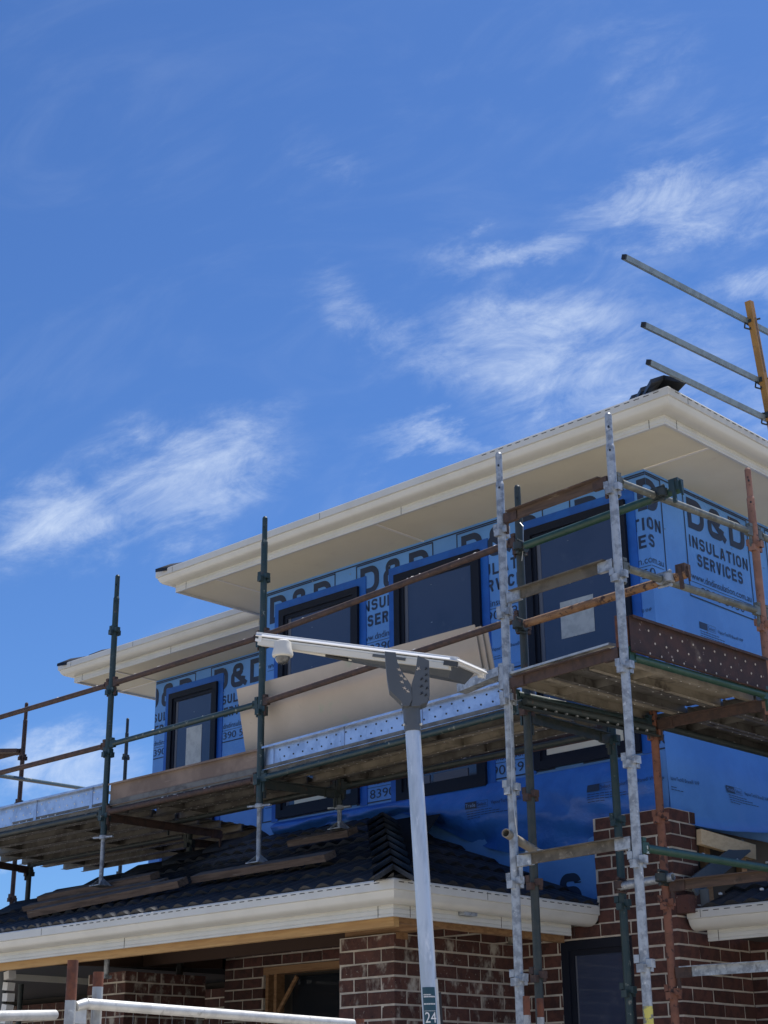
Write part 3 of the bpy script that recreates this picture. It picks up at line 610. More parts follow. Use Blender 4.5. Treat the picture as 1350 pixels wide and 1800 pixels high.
class Flat:
    """2-D print laid out in (s, z) and then wrapped on a wall"""
    def __init__(s): s.v = []; s.f = []
    def add(s, vs, fs):
        o = len(s.v); s.k = getattr(s, 'k', 0)+1; h = .00025*(s.k % 5)
        s.v += [(v[0], v[1], h) for v in vs]; s.f += [tuple(i+o for i in f) for f in fs]
    def word(s, txt, x, z, W_, h_, t, gap=.24, wd=.78):
        ws = [h_*wd*(.28 if c == 'I' else (1.12 if c == '&' else 1)) for c in txt]; g_ = h_*gap; tot_ = sum(ws)+g_*(len(txt)-1); k = W_/tot_
        for c, cw in zip(txt, ws):
            for pts, cl in glyph(c, cw*k, h_, t):
                vs, fs = ribbon(pts, t, cl); s.add([(x+a.x, z+a.y) for a in vs], fs)
            x += cw*k+g_*k
    def line(s, a, b_, t): s.add(*ribbon([a, b_], t))
    def rect(s, x0_, z0_, x1_, z1_): s.add([(x0_, z0_), (x1_, z0_), (x1_, z1_), (x0_, z1_)], [(0, 1, 2, 3)])
    def outline(s, x0_, z0_, x1_, z1_, t): s.add(*ribbon([(x0_, z0_), (x1_, z0_), (x1_, z1_), (x0_, z1_)], t, True))
FONTC = {}
def fontmesh(txt):
    if txt not in FONTC:
        c = bpy.data.curves.new('t', 'FONT'); c.body = txt; c.size = 1; c.resolution_u = 3; o = bpy.data.objects.new('t', c); COL.objects.link(o)
        bpy.context.view_layer.update(); me = bpy.data.meshes.new_from_object(o.evaluated_get(bpy.context.evaluated_depsgraph_get()))
        v = [(a.co.x, a.co.y) for a in me.vertices]; f = [tuple(p.vertices) for p in me.polygons]
        bpy.data.objects.remove(o); bpy.data.curves.remove(c); bpy.data.meshes.remove(me); FONTC[txt] = (v, f)
    return FONTC[txt]
def ftext(F, txt, x, z, W_, h_, slant=0):
    v, f = fontmesh(txt); x0_ = min(a for a, b_ in v); x1_ = max(a for a, b_ in v); k = W_/(x1_-x0_)
    F.add([(x+(a-x0_)*k+slant*b_*h_, z+b_*h_/.72) for a, b_ in v], f)
def logo(F, P, x, zu, k=1.0, detail=True):
    """one print repeat: x = left edge of the box, zu = height of the line under the phone number"""
    X = lambda a: x+a*k
    top_ = zu+.80
    F.outline(X(0), zu-.0, X(.85), top_, .011)
    F.word('D&D', X(.045), zu+.532, .76*k, .24, .052, gap=.2, wd=.86)
    F.word('INSULATION', X(.04), zu+.384, .775*k, .093, .0185)
    F.word('SERVICES', X(.125), zu+.253, .60*k, .096, .0195)
    ftext(F, 'www.dndinsulation.com.au', X(.03), zu+.135, .79*k, .055); F.line((X(.03), zu+.115), (X(.82), zu+.115), .004)
    ftext(F, '8390 5950', X(.14), zu+.028, .57*k, .072)
    if not detail: return
    tradeprint(F, P, X(.08), zu-.225, k)
def tradeprint(F, P, x, z, k=1.0):
    F.rect(x, z, x+.10*k, z+.05); ftext(P, 'Trade', x+.006, z+.012, .086*k, .026)
    F.outline(x+.104*k, z+.002, x+.205*k, z+.048, .002); ftext(F, 'Select', x+.112*k, z+.012, .083*k, .026)
    ftext(F, 'VapourTech\u00ae Brane\u00ae VHP', x+.235*k, z+.012, .33*k, .026)
    for i, L in enumerate((.27, .33, .40, .14)): 
        for a in range(int(L/.035)): F.line((x+.005+a*.035*k, z-.018-.017*i), (x+.005+(a*.035+.029)*k, z-.018-.017*i), .0045)
def wrap(F, mapf, parent, m, name='printed_lettering', lim=None, corner=None):
    bm = bmesh.new(); vs = [bm.verts.new(q) for q in F.v]
    for f in F.f:
        try: bm.faces.new([vs[i] for i in f])
        except ValueError: pass
    def cut(co, no, keep=True):
        bmesh.ops.bisect_plane(bm, geom=bm.verts[:]+bm.edges[:]+bm.faces[:], plane_co=co, plane_no=no, clear_inner=keep)
    if lim: cut((lim[0], 0, 0), (1, 0, 0)); cut((lim[1], 0, 0), (-1, 0, 0)); cut((0, lim[2], 0), (0, 1, 0)); cut((0, lim[3], 0), (0, -1, 0))
    if corner is not None: cut((corner, 0, 0), (1, 0, 0), False)
    bm.faces.ensure_lookup_table(); bm.verts.index_update(); mb = MB()
    groups = {}
    for f in bm.faces:
        c = sum((v.co.x for v in f.verts))/len(f.verts)
        mb.add([mapf(v.co.x, v.co.y, c, v.co.z) for v in f.verts], [tuple(range(len(f.verts)))])
    bm.free()
    if mb.v: part(name, mb, M[m], parent, kind='stuff', smooth=False)
def map_main(s, z, c, h): return (XW+s, YW-.0025-h, z) if c < 0 else (XW+.0025+h, YW+s, z)
F, P = Flat(), Flat()
for s0 in (-3.983, -2.879, -1.775, -.67): logo(F, P, s0, 5.0)
for s0 in (.47, 1.62): logo(F, P, s0, 5.0, 1.03)
for s0 in (-3.983, -2.879, -1.775, -.67): logo(F, P, s0, 3.825)
for s0 in (.47, 1.62): logo(F, P, s0, 3.825, 1.03)
F.line((-4.05, 5.815), (2.9, 5.815), .012)
F.line((-1.25, 3.20), (-.1, 3.20), .012); F.word('S', -.93, 2.85, .18, .24, .055)
wrap(F, map_main, wrapmain, 'ink', lim=(XLW-XW+.01, 3.0, 2.88, 5.825), corner=0)
wrap(P, map_main, wrapmain, 'inkpale', lim=(XLW-XW+.01, 3.0, 3.45, 5.825), corner=0)
F, P = Flat(), Flat()
for x in (-12.94, -11.84, -10.74): logo(F, P, x, 5.0)
F.line((-12.9, 5.815), (-9.7, 5.815), .012)
wrap(F, lambda s, z, c, h: (s, YW2-.0025-h, z), wrapset, 'ink', lim=(XW2+.01, XLW, 3.5, 5.825)); wrap(P, lambda s, z, c, h: (s, YW2-.0025-h, z), wrapset, 'inkpale', lim=(XW2+.01, XLW, 3.5, 5.825))

# loose skirt of wrap over the lower roof (front) and over the garage roof (side)
def sheet(name, nu, nv, fn, m, label=None):
    mb = MB(); mb.add([fn(i/nu, j/nv) for j in range(nv+1) for i in range(nu+1)], [(j*(nu+1)+i, j*(nu+1)+i+1, (j+1)*(nu+1)+i+1, (j+1)*(nu+1)+i) for j in range(nv) for i in range(nu)])
    return part(name, mb, M[m], house, label=label, ang=80)
def skirt_front(u, v):
    x = -9.5+u*(9.5-5.75); zt = 3.80 if x < -7.2 else 3.80
    zb = max(ZH+.08+(-XH-0-(-x) if False else 0)+max(0, (-6.2-x))*TP, 2.9); zb = min(max(zb, 3.27 if x > -7.2 else 0), 3.70)
    z = zt+(zb-zt)*v
    y = YW-.02-.055*math.sin(math.pi*min(1, v*1.1))-.016*math.sin(x*7+v*6)*v-.010*math.sin(x*21+v*13+math.sin(x*5)*2)*v-.007*math.sin(z*34+x*4+math.sin(x*3)*3)*min(1, v*4)
    return (x, y, z+.015*math.sin(x*7)*v)
sk = sheet('loose_wrap', 90, 14, skirt_front, 'skirt', 'loose blue wrap, coloured as in shade, draped onto the lower roof')
def skirt_side(u, v):
    y = YW-.02+u*2.3; zt, zb = 4.05, 3.315-.02*math.sin(y*5)+.03*max(0, y-9.6)
    rp = min(1, max(0, (y-YW)/.7)); rp = rp*rp*(3-2*rp)
    z = zt+(zb-zt)*v; x = XW+.010+(.13*(v**1.6)+.012*math.sin(y*6+v*4)*v+.006*math.sin(y*19)*v)*(.12+.88*rp)
    if v > .93: x += .05*(v-.93)/.07; z += .012*(v-.93)/.07
    return (x, y, z)
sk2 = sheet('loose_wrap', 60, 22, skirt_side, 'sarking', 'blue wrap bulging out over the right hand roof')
F, P = Flat(), Flat()
for x in (-7.39, -6.30): tradeprint(F, P, x, 3.60 if x > -7 else 3.625, 1.0)
ftext(F, 'VapourTech\u00ae Brane\u00ae VHP', -8.1, 3.62, .33, .026)
fr_map = lambda s, z, c: Vector(skirt_front((s+9.5)/3.75, min(1, max(0, (3.80-z)/(3.80-max(min(ZH+.08+max(0, -6.2-s)*TP, 3.7), 3.27 if s > -7.2 else 2.9))))))*1+Vector((0, -.006, 0))
def fr2(s, z, c, h): p = Vector(fr_map(s, z, c)); return (p.x, p.y-h, z)
wrap(F, fr2, sk, 'ink'); wrap(P, fr2, sk, 'inkpale')
F, P = Flat(), Flat(); tradeprint(F, P, .60, 3.60, 1.03); tradeprint(F, P, -.45+.2, 3.6, 1.0)
def sd2(s, z, c, h):
    v = (4.05-z)/.735; p = Vector(skirt_side(max(0, s+.02)/2.3, min(1, v))); return (p.x+.005+h, YW+s, z)
wrap(F, sd2, sk2, 'ink', lim=(0, 2.2, 3.4, 3.9)); wrap(P, sd2, sk2, 'inkpale', lim=(0, 2.2, 3.4, 3.9))

# framing, flashing and loose timber behind the pier
pb('roof_timber', (XP+.035, 8.86, 3.24), (XP+.10, 9.42, 3.19), .04, .10, 'sunlitpine', label='pine offcut coloured as sunlit in the gap right of the brick pier')
b = MB(); b.box2((XW+.004, 8.885, 2.70), (XW+.008, 11.5, 3.33)); part('gap_shade', b, M['wallin'], house, label='dark panel painted as the shade of the open wall frame below the wrap', smooth=False)  # dark sheet on the wall, painted shade in place of a real opening
pb('wall_stud', (XW+.03, 9.05, 2.8), (XW+.03, 9.05, 3.28), .04, .07, 'pinedark'); pb('wall_stud', (XW+.03, 9.5, 2.8), (XW+.03, 9.5, 3.28), .04, .07, 'pinedark')
b = MB(); b.add([(-5.50, 8.66, 2.84), (-5.50, 9.36, 3.19), (-5.53, 9.32, 3.27), (-5.53, 8.62, 2.94), (-5.515, 8.66, 2.84), (-5.515, 9.36, 3.19), (-5.545, 9.32, 3.27), (-5.545, 8.62, 2.94)], [(0, 1, 2, 3), (7, 6, 5, 4), (0, 4, 5, 1), (1, 5, 6, 2), (2, 6, 7, 3), (3, 7, 4, 0)])
part('wall_flashing', b, M['flashing'], house, label='grey sheet metal flashing rising beside the pier')
b = MB(); b.box2((-5.50, 8.69, 2.76), (-5.44, 8.70, 2.88)); part('wall_flashing', b, M['flashing'], house)
b = MB(); b.box((-5.58, 8.64, 2.79), (.11, .10, .11)); part('brick_offcut', b, M['brick_smeared'], house)
# tile stack waiting on the garage roof
st = thing('tile_stack', (-5.2, 9.35, 3.07), 'short stack of dark roof tiles left on the right hand roof', 'tiles')
for i in range(5):
    o = bpy.data.objects.new('roof_tile', TILE); COL.objects.link(o); o.parent = st
    o.matrix_local = Matrix.Translation((random.uniform(-.01, .01), random.uniform(-.01, .01), .03*i)) @ Matrix.Rotation(rad(22.5), 4, 'X') @ Matrix.Rotation(rad(3), 4, 'Z')
# white clips on the garage roof tiles
b = MB()
for j in range(6):
    for i in range(9):
        p = Vector((-5.42+i*.3+(j % 2)*.02, 8.80+j*.31, 2.735+.078+(.11+j*.31)*TP)); b.lathe(p, [(.001, -.012), (.013, -.010), (.014, .002), (.001, .007)], 10)
part('tile_clips', b, M['white'], gr, kind='stuff')

# ------------------------------------------------------------------ scaffolding
R0 = .0242
PRESS = {}
def pressing(m):
    """ring of four pressed steel V-shaped cups, offset in height in pairs"""
    if m not in PRESS:
        c = MB()
        for sx, sy, dz in ((-1, 0, .020), (1, 0, -.004), (0, -1, -.026), (0, 1, -.020)):
            d = Vector((sx, sy, 0)); n = Vector((-sy, sx, 0)); o_ = Vector((0, 0, dz))
            for e in (-1, 1): c.beam(o_+d*.018+n*(e*.017), o_+d*.045+n*(e*.017), .0035, .038)
            c.beam(o_+d*.046-n*.019, o_+d*.046+n*.019, .004, .040)
        PRESS[m] = mesh_of(c, 'vee_pressing', M[m], Vector())
    return PRESS[m]
def standard(par, x, y, zt, zb, rows, m, spig=.2, cupm=None, hollowtop=False, lean=(0, 0)):
    b = MB(); T = Vector((x, y, zt)); b.tube((x, y, zb), (x, y, zt-spig), R0, 18); b.tube((x, y, zt-spig), (x, y, zt-.012), .0195, 18); b.tube((x, y, zt-.012), (x, y, zt), .0195, 18, r2=.013)
    b.tube((x, y, zt-spig-.004), (x, y, zt-spig+.014), R0*1.03, 18, r2=.0197)
    s_ = part('standard', b, M[m], par)
    for z in rows:
        if z < zb+.03: continue
        p_ = bpy.data.objects.new('vee_pressing', pressing(cupm or m)); COL.objects.link(p_); p_.parent = s_
        p_.matrix_local = Matrix.Translation(Vector((x, y, z))-ORG[par.name]) @ Matrix.Rotation(rad(random.uniform(-6, 6)), 4, 'Z')
    h_ = MB()
    for z in (zt-.09, zt-spig-.03): h_.box((x+.012, y-.021, z), (.008, .008, .011))
    part('spigot_hole', h_, M['black'], s_, kind='stuff')
    return s_
def jack(par, x, y, z0, z1):
    b = MB(); b.tube((x, y, z0+.005), (x, y, z1+.05), .0165, 14)
    for k in range(int((z1-z0-.05)/.012)): b.lathe((x, y, z0+.06+k*.012), [(.0165, 0), (.0185, .003), (.0165, .006)], 12)
    j = part('screw_jack', b, M['gal'], par)
    b = MB(); b.lathe((x, y, z1-.02), [(.02, 0), (.032, .004), (.032, .03), (.024, .034)], 14); b.beam((x-.095, y-.02, z1+.0), (x+.095, y+.02, z1-.004), .022, .012); part('jack_nut', b, M['gal'], j)
    b = MB(); b.box((x, y, z0+.003), (.13, .12, .006)); 
    for e in (-1, 1): b.add([(x+e*.055, y-.055, z0+.006), (x+e*.055, y+.055, z0+.006), (x+e*.02, y, z0+.06), (x+e*.06, y-.055, z0+.006), (x+e*.06, y+.055, z0+.006), (x+e*.024, y, z0+.06)], [(0, 1, 2), (5, 4, 3), (0, 3, 4, 1), (1, 4, 5, 2), (2, 5, 3, 0)])
    part('base_plate', b, M['gal'], j)
def ledger(par, p, q, m, r_=.0212, name='ledger', ends=True):
    p, q = Vector(p), Vector(q); t = (q-p).normalized(); b = MB(); b.tube(p+t*.075, q-t*.075, r_, 16)
    l_ = part(name, b, M[m], par)
    if ends:
        e = MB()
        for a, s_ in ((p, 1), (q, -1)):
            d = t*s_; e.beam(a+d*.03, a+d*.085, .026, .055); e.beam(a+d*.036+Vector((0, 0, -.03)), a+d*.05+Vector((0, 0, -.03)), .014, .13); e.beam(a+d*.03+Vector((0, 0, .04)), a+d*.06+Vector((0, 0, .04)), .03, .02)
        part('wedge_end', e, M[m], l_, kind='stuff')
    L = (q-p).length; e = MB(); rr = random.Random(int(L*1000+p.z*77))
    for _ in range(int(L*rr.uniform(1.5, 6))):
        c = p+t*rr.uniform(.12, max(.13, L-.12)); a0 = rr.uniform(-.5, .5); sd = t.cross(Vector((0, 0, 1))).normalized(); w_ = rr.uniform(.004, .011); l2 = rr.uniform(.006, .035)
        nn = (Vector((0, 0, 1))*math.cos(a0)+sd*math.sin(a0)); cc = c+nn*(r_-.001); n_ = 7; bs = nn.cross(t).normalized()
        ring = [cc+t*(l2*math.cos(2*math.pi*i/n_)*rr.uniform(.7, 1.2))+bs*(w_*math.sin(2*math.pi*i/n_)*rr.uniform(.7, 1.2)) for i in range(n_)]
        e.add([cc+nn*.005]+ring+[v-nn*.004 for v in ring], [(0, i+1, (i+1) % n_+1) for i in range(n_)]+[(i+1, n_+i+1, n_+(i+1) % n_+1, (i+1) % n_+1) for i in range(n_)])
    if e.v: part('cement_splash', e, M['splash'], l_, kind='stuff')
    return l_
def transom(par, p, q, m, m2=None, name='transom'):
    """two angle irons back to back: dark upper flange, rusty lower web"""
    p, q = Vector(p), Vector(q); t = (q-p).normalized(); b = MB(); a, c = p+t*.07, q-t*.07
    b.prof(a, c, [(-.042, .030), (.0, .034), (.042, .030), (.042, .024), (.005, .027), (.005, -.026), (-.005, -.026), (-.005, .027), (-.042, .024)])
    tr = part(name, b, M[m], par)
    e = MB()
    for x_, s_ in ((p, 1), (q, -1)):
        d = t*s_; e.beam(x_+d*.03, x_+d*.13, .028, .06); e.beam(x_+d*.036+Vector((0, 0, -.04)), x_+d*.052+Vector((0, 0, -.04)), .014, .11)
    part('wedge_end', e, M[m2 or m], tr, kind='stuff'); return tr
def plank(par, p, q, wdt, z, m='deck', name='steel_plank'):
    """pressed steel plank, centre line p->q (xy), seen mostly from below"""
    p, q = Vector((*p, z)), Vector((*q, z)); h_ = wdt/2-.002; b = MB()
    pts = [(-h_, 0), (-h_+.022, 0), (-h_+.024, -.007), (-.03, -.007), (-.028, 0), (.028, 0), (.03, -.007), (h_-.024, -.007), (h_-.022, 0), (h_, 0), (h_, -.06), (h_-.03, -.06), (h_-.03, -.0575), (h_-.003, -.0575), (h_-.003, -.003), (h_-.02, -.003), (h_-.022, -.010), (.028, -.010), (.026, -.003), (-.026, -.003), (-.028, -.010), (-h_+.022, -.010), (-h_+.02, -.003), (-h_+.003, -.003), (-h_+.003, -.0575), (-h_+.03, -.0575), (-h_+.03, -.06), (-h_, -.06)]
    b.prof(p, q, pts, cap=True); t = (q-p).normalized(); a = t.cross(Vector((0, 0, 1))); L = (q-p).length; k = .35
    o = part(name, b, M[m], par, smooth=False)
    s_ = MB()
    while k < L-.2:
        c = p+t*k+Vector((0, 0, -.03)); s_.beam(c-a*(h_-.004), c+a*(h_-.004), .004, .05); k += 1.18
    part('stiffener', s_, M[m], o, kind='stuff', smooth=False)
    d_ = MB(); k = .12
    while k < L-.1:
        for sd in (-.4, .4):
            c = p+t*(k+random.uniform(-.003, .003))+a*(wdt*sd)+Vector((0, 0, -.0632)); 
            if random.random() < .7: d_.lathe(c, [(.0035, 0), (.0045, .0025)], 6)
        k += .085
    part('daylight_dots', d_, M['zinc'], o, kind='stuff')  # pale dots put on for daylight coming through the plank holes
    return o
def toeboard(par, p, q, z0, z1, m, out, holes=True, hm='black', lip=.042, ribs=True, name='toe_board'):
    """channel toe board; out = outward horizontal normal"""
    p, q = Vector((*p, 0)), Vector((*q, 0)); t = (q-p).normalized(); o_ = Vector((*out, 0)); L = (q-p).length; b = MB(); H = z1-z0
    def bx(s0, s1, d0, d1, za, zb):
        vs = [p+t*s_+o_*d_+Vector((0, 0, z_)) for z_ in (za, zb) for d_ in (d0, d1) for s_ in (s0, s1)]
        b.add(vs, [(0, 1, 3, 2), (4, 6, 7, 5), (0, 4, 5, 1), (2, 3, 7, 6), (0, 2, 6, 4), (1, 5, 7, 3)])
    bx(0, L, 0, .003, z0, z1); bx(0, L, .003, lip, z1-.003, z1); bx(0, L, lip-.003, lip, z1-.014, z1-.003); bx(0, L, .003, lip*.8, z0, z0+.003)
    tb = part(name, b, M[m], par, smooth=False)
    if ribs:
        b = MB(); k = .06
        while k < L-.02: bx(k, k+.035, .003, .008, z0+.004, z1-.004); k += .75
        if b.v: part('stiffener', b, M[m], tb, kind='stuff', smooth=False)
    if holes:
        b = MB(); k = .16; i = 0
        while k < L-.1:
            for row, zz_ in enumerate((.26, .55, .8)):
                s_ = k+(.05 if row == 1 else 0)
                c = p+t*s_+o_*.0035+Vector((0, 0, z0+H*(.1 if row == 0 else (.42 if row == 1 else .74))))
                b.lathe(c, [(.0065, 0), (.0065, .0022)], 8, axis=o_)
            k += .1
        part('punched_holes', b, M[hm], tb, kind='stuff')
    return tb
def coupler(par, c, m='darksteel', d1=(1, 0, 0), d2=(0, 0, 1)):
    c = Vector(c); b = MB(); d1, d2 = Vector(d1), Vector(d2); n = d1.cross(d2).normalized()
    b.tube(c-d1*.022-n*.0, c+d1*.022, .033, 12); b.tube(c-d2*.022+n*.04, c+d2*.022+n*.04, .033, 12)
    b.beam(c+n*.02-d1*.02, c+n*.02+d1*.02, .05, .05)
    for e in (-1, 1):
        b.tube(c+d2*(.038*e)-n*.03, c+d2*(.038*e)+n*.045, .007, 8); b.lathe(c+d2*(.038*e)+n*.045, [(.011, 0), (.011, .012), (.004, .014)], 6, axis=n)
    part('coupler', b, M[m], par)

rows = lambda z, n=8: [z-.495*i for i in range(0, n)]
# ---- main run over the porch roof
ms = thing('scaffold', (-8.1, 7.5, 3.1), 'long dark steel scaffold run standing over the porch roof with guard rails', 'scaffold')
C, D, F_ = (-9.83, 7.22), (-8.03, 7.2), (-5.50, 7.0); C2, D2, G = (-10.27, 8.43), (-7.93, 7.88), (-5.50, 7.84); K = (-12.37, 7.22); K2 = (-12.6, 8.43)
standard(ms, *C, 5.675, 3.56, [5.21, 4.715, 4.22, 3.725], 'greenblack'); jack(ms, *C, 3.19, 3.56)
standard(ms, *D, 5.693, 3.56, [5.229, 4.734, 4.239, 3.744], 'greenblack'); jack(ms, *D, 3.165, 3.56)
standard(ms, *F_, 5.165, 0, rows(4.754), 'darksteel', cupm='rust')
standard(ms, *C2, 3.82, 3.58, [3.70], 'darksteel', spig=.02); jack(ms, *C2, 3.46, 3.58)
transom(ms, (*C2, 3.70), (-10.27, 9.3, 3.70), 'rust')
standard(ms, *D2, 3.95, 3.62, [3.73], 'darksteel', spig=.02); jack(ms, *D2, 3.46, 3.62)
standard(ms, *G, 3.95, 0, rows(3.72), 'greenblack', spig=.02)
standard(ms, *K, 5.6, 0, rows(4.715), 'greenblack'); standard(ms, *K2, 3.95, 0, [3.70], 'darksteel', spig=.02)
for z, ms_ in ((4.775, ('rust', 'rust', 'rust')), (4.285, ('rust', 'greenblack', 'rust'))):
    ledger(ms, (*K, z-.01), (*C, z-.012), ms_[0]); ledger(ms, (*C, z-.012), (*D, z), ms_[1]); ledger(ms, (*D, z), (*F_, z+.035), ms_[2])
for a, b_, m in ((K, C, 'darksteel'), (C, D, 'rust'), (D, F_, 'greenblack')): ledger(ms, (*a, 3.745), (*b_, 3.745 if b_ != F_ else 3.77), m)
for a, b_, m in ((K2, C2, 'darksteel'), ((-10.0, 7.95), D2, 'darksteel'), (D2, G, 'darksteel')): ledger(ms, (*a, 3.765), (*b_, 3.765), m)
for a, b_ in ((K2, C2), ((-10.0, 7.93), D2), (D2, G)):
    b = MB(); b.beam((a[0]+.04, a[1]+.045, 3.80), (b_[0]-.04, b_[1]+.045, 3.80), .02, .10); part('edge_angle', b, M['rust'], ms)
for a, b_, m in ((C, (-9.85, 8.45), 'rust'), (D, D2, 'darksteel'), (F_, G, 'darksteel'), (K, K2, 'rust')): transom(ms, (*a, 3.71), (*b_, 3.71), m)
for i in range(3):
    o_ = .13+.235*i
    for (a, b_) in ((K, C), (C, D), (D, F_)):
        aa, bb = Vector(a), Vector(b_); 
        plank(ms, (aa.x+.03, aa.y+o_-.0), (bb.x-.03, bb.y+o_), .23, 3.835, 'deckw' if (i == 1 and a == D) else 'deck')
for i in range(5):
    plank(ms, (-12.7, 8.06+.235*i), (-9.86, 8.06+.235*i), .23, 3.832, 'deckw' if i == 2 else 'deck')
toeboard(ms, (K[0], 7.235), (C[0]-.03, 7.245), 3.80, 3.975, 'galtoe', (0, -1), hm='white')  # white discs painted as sky seen through the holes
toeboard(ms, (C[0]+.03, 7.245), (D[0]-.02, 7.235), 3.79, 3.965, 'tanply', (0, -1), holes=False, lip=.03, ribs=False)
toeboard(ms, (D[0]+.03, 7.225), (F_[0]+.05, 7.03), 3.80, 3.965, 'galtoe', (0, -1))
b = MB(); b.wirepath([(-5.46, 6.96, 4.9), (-5.42, 6.94, 4.86), (-5.42, 6.93, 4.72), (-5.45, 6.95, 4.65)], .0022); part('tie_wire', b, M['wire'], ms)

# ---- corner tower
tw = thing('scaffold', (-4.8, 7.2, 0), 'galvanised and rusty scaffold tower at the house corner with a steel deck', 'scaffold')
A, B, E_, H = (-5.29, 6.57), (-4.465, 6.515), (-4.40, 7.86), (-5.165, 7.80)
standard(tw, *A, 5.19, 0, rows(4.705), 'gal'); standard(tw, *B, 5.16, 0, rows(4.72), 'gal')
standard(tw, *E_, 5.21, 0, rows(4.715), 'orangepole'); standard(tw, *H, 3.85, 0, rows(3.69), 'orange', spig=.02)
transom(tw, (*A, 4.765), (*B, 4.765), 'brownwood', 'rust'); transom(tw, (*A, 4.285), (*B, 4.29), 'olivesteel', 'gal'); transom(tw, (*A, 3.79), (*B, 3.80), 'rust')
transom(tw, (*A, 2.82), (*B, 2.825), 'olivesteel', 'gal')
ledger(tw, (*B, 4.765), (*E_, 4.79), 'palegreen'); ledger(tw, (*B, 4.275), (*E_, 4.295), 'palegreen'); ledger(tw, (*B, 3.785), (*E_, 3.79), 'green'); ledger(tw, (*B, 2.80), (*E_, 2.80), 'green')
for x_, y_, z_ in ((-4.46, 6.63, 4.765),): pass
ledger(tw, (*A, 3.745), (*H, 3.745), 'greenblack'); ledger(tw, (A[0]+.05, A[1], 3.70), (H[0]+.05, H[1], 3.70), 'darksteel', ends=False)
transom(tw, (*H, 3.735), (*E_, 3.745), 'rust'); transom(tw, (*H, 2.785), (*E_, 2.79), 'brownwood', 'rust'); transom(tw, (*H, 2.305), (*E_, 2.305), 'gal', 'rust')
ledger(tw, (*E_, 4.79), (-4.33, 10.2, 4.79), 'palegreen'); ledger(tw, (*E_, 4.295), (-4.33, 10.2, 4.29), 'palegreen'); ledger(tw, (*E_, 3.79), (-4.33, 10.2, 3.78), 'green')
standard(tw, -4.33, 10.2, 5.2, 0, rows(4.715), 'darksteel'); standard(tw, -5.10, 10.15, 3.85, 0, rows(3.69), 'darksteel', spig=.02)
ledger(tw, (*H, 3.745), (-5.10, 10.15, 3.745), 'darksteel')
for i in range(3):
    xx = -5.13+.245*i
    plank(tw, (xx, 6.60), (xx+.03, 7.84), .23, 3.835, 'deckw' if i != 1 else 'deck'); plank(tw, (xx+.03, 7.87), (xx+.07, 10.15), .23, 3.83, 'deck')
toeboard(tw, (-4.445, 6.55), (-4.39, 7.83), 3.805, 4.0, 'rusttoe', (1, 0), holes=True, hm='fibro', ribs=False, lip=.03)
b = MB(); b.box2((-4.50, 6.50, 3.83), (-4.455, 6.56, 4.0)); part('toe_board_end', b, M['rustred'], tw)
# angle with slots under the deck edge
b = MB(); b.prof((-5.24, 6.62, 3.66), (-5.12, 7.78, 3.66), [(-.02, 0), (.02, 0), (.02, .004), (-.016, .004), (-.016, .04), (-.02, .04)]); sl = part('slotted_angle', b, M['darksteel'], tw)
b = MB()
for i in range(12): b.box((-5.226+.0095*i*1.0, 6.72+.085*i, 3.682), (.012, .012, .02))
part('slot_daylight', b, M['zinc'], sl, kind='stuff')  # zinc blocks put in as light showing through the slots
# gal plank hook on top of the deck edge and hop-up bracket left of pole A
b = MB(); b.prof((-5.30, 6.60, 3.845), (-4.56, 6.55, 3.86), [(-.03, 0), (.03, 0), (.03, .012), (-.03, .018)]); part('deck_clamp', b, M['zinc'], tw)
b = MB(); b.prof((-5.72, 6.68, 3.84), (-5.36, 6.62, 3.862), [(-.035, .0), (.035, .0), (.035, .05), (.030, .05), (.030, .004), (-.030, .004), (-.030, .05), (-.035, .05)]); b.box2((-5.37, 6.59, 3.78), (-5.31, 6.66, 3.93)); part('hop_up_bracket', b, M['gal'], tw)
# tubes coupled across
b = MB(); b.tube((-5.40, 6.93, 4.73), (-4.30, 6.93, 4.785), .0242, 18, hollow=True); part('brace_tube', b, M['green'], tw, label='green tube coupled behind the corner pole')
b = MB(); b.tube((-5.42, 6.92, 4.245), (-4.30, 6.92, 4.285), .0242, 18, hollow=True); part('brace_tube', b, M['ochre'], tw, label='orange rusty tube coupled behind the corner pole')
coupler(tw, (-4.445, 6.90, 4.78), 'darksteel', (0, 1, 0), (0, 0, 1)); coupler(tw, (-4.445, 6.90, 4.28), 'gal', (0, 1, 0), (0, 0, 1))
coupler(tw, (-5.44, 6.95, 4.73), 'darksteel', (1, 0, 0), (0, 0, 1)); coupler(tw, (-5.46, 6.94, 4.245), 'darksteel', (1, 0, 0), (0, 0, 1))
for x_, z_, m in ((-4.33, 4.80, 'greenblack'), (-4.33, 4.30, 'rust')):
    b = MB(); b.box((x_, 6.93, z_+.01), (.06, .06, .07)); b.beam((x_+.0, 6.90, z_+.03), (x_+.01, 6.895, z_-.10), .02, .016); b.beam((x_+.035, 6.92, z_+.03), (x_+.045, 6.92, z_-.06), .012, .008); part('wedge_end', b, M[m], tw)
b = MB(); b.tube((-5.46, 7.755, 2.812), (-5.08, 7.755, 2.83), .0242, 18, hollow=True); part('brace_tube', b, M['gal'], tw); coupler(tw, (-5.455, 7.79, 2.82), 'rust', (1, 0, 0), (0, 0, 1)); coupler(tw, (-5.14, 7.76, 2.83), 'darksteel', (1, 0, 0), (0, 0, 1))
b = MB(); b.tube((-5.285, 6.50, 2.965), (-5.40, 6.98, 2.90), .0242, 18, hollow=True); part('brace_tube', b, M['deckw'], tw); coupler(tw, (-5.36, 6.86, 2.90), 'gal', (0, 0, 1), (0, 1, 0))
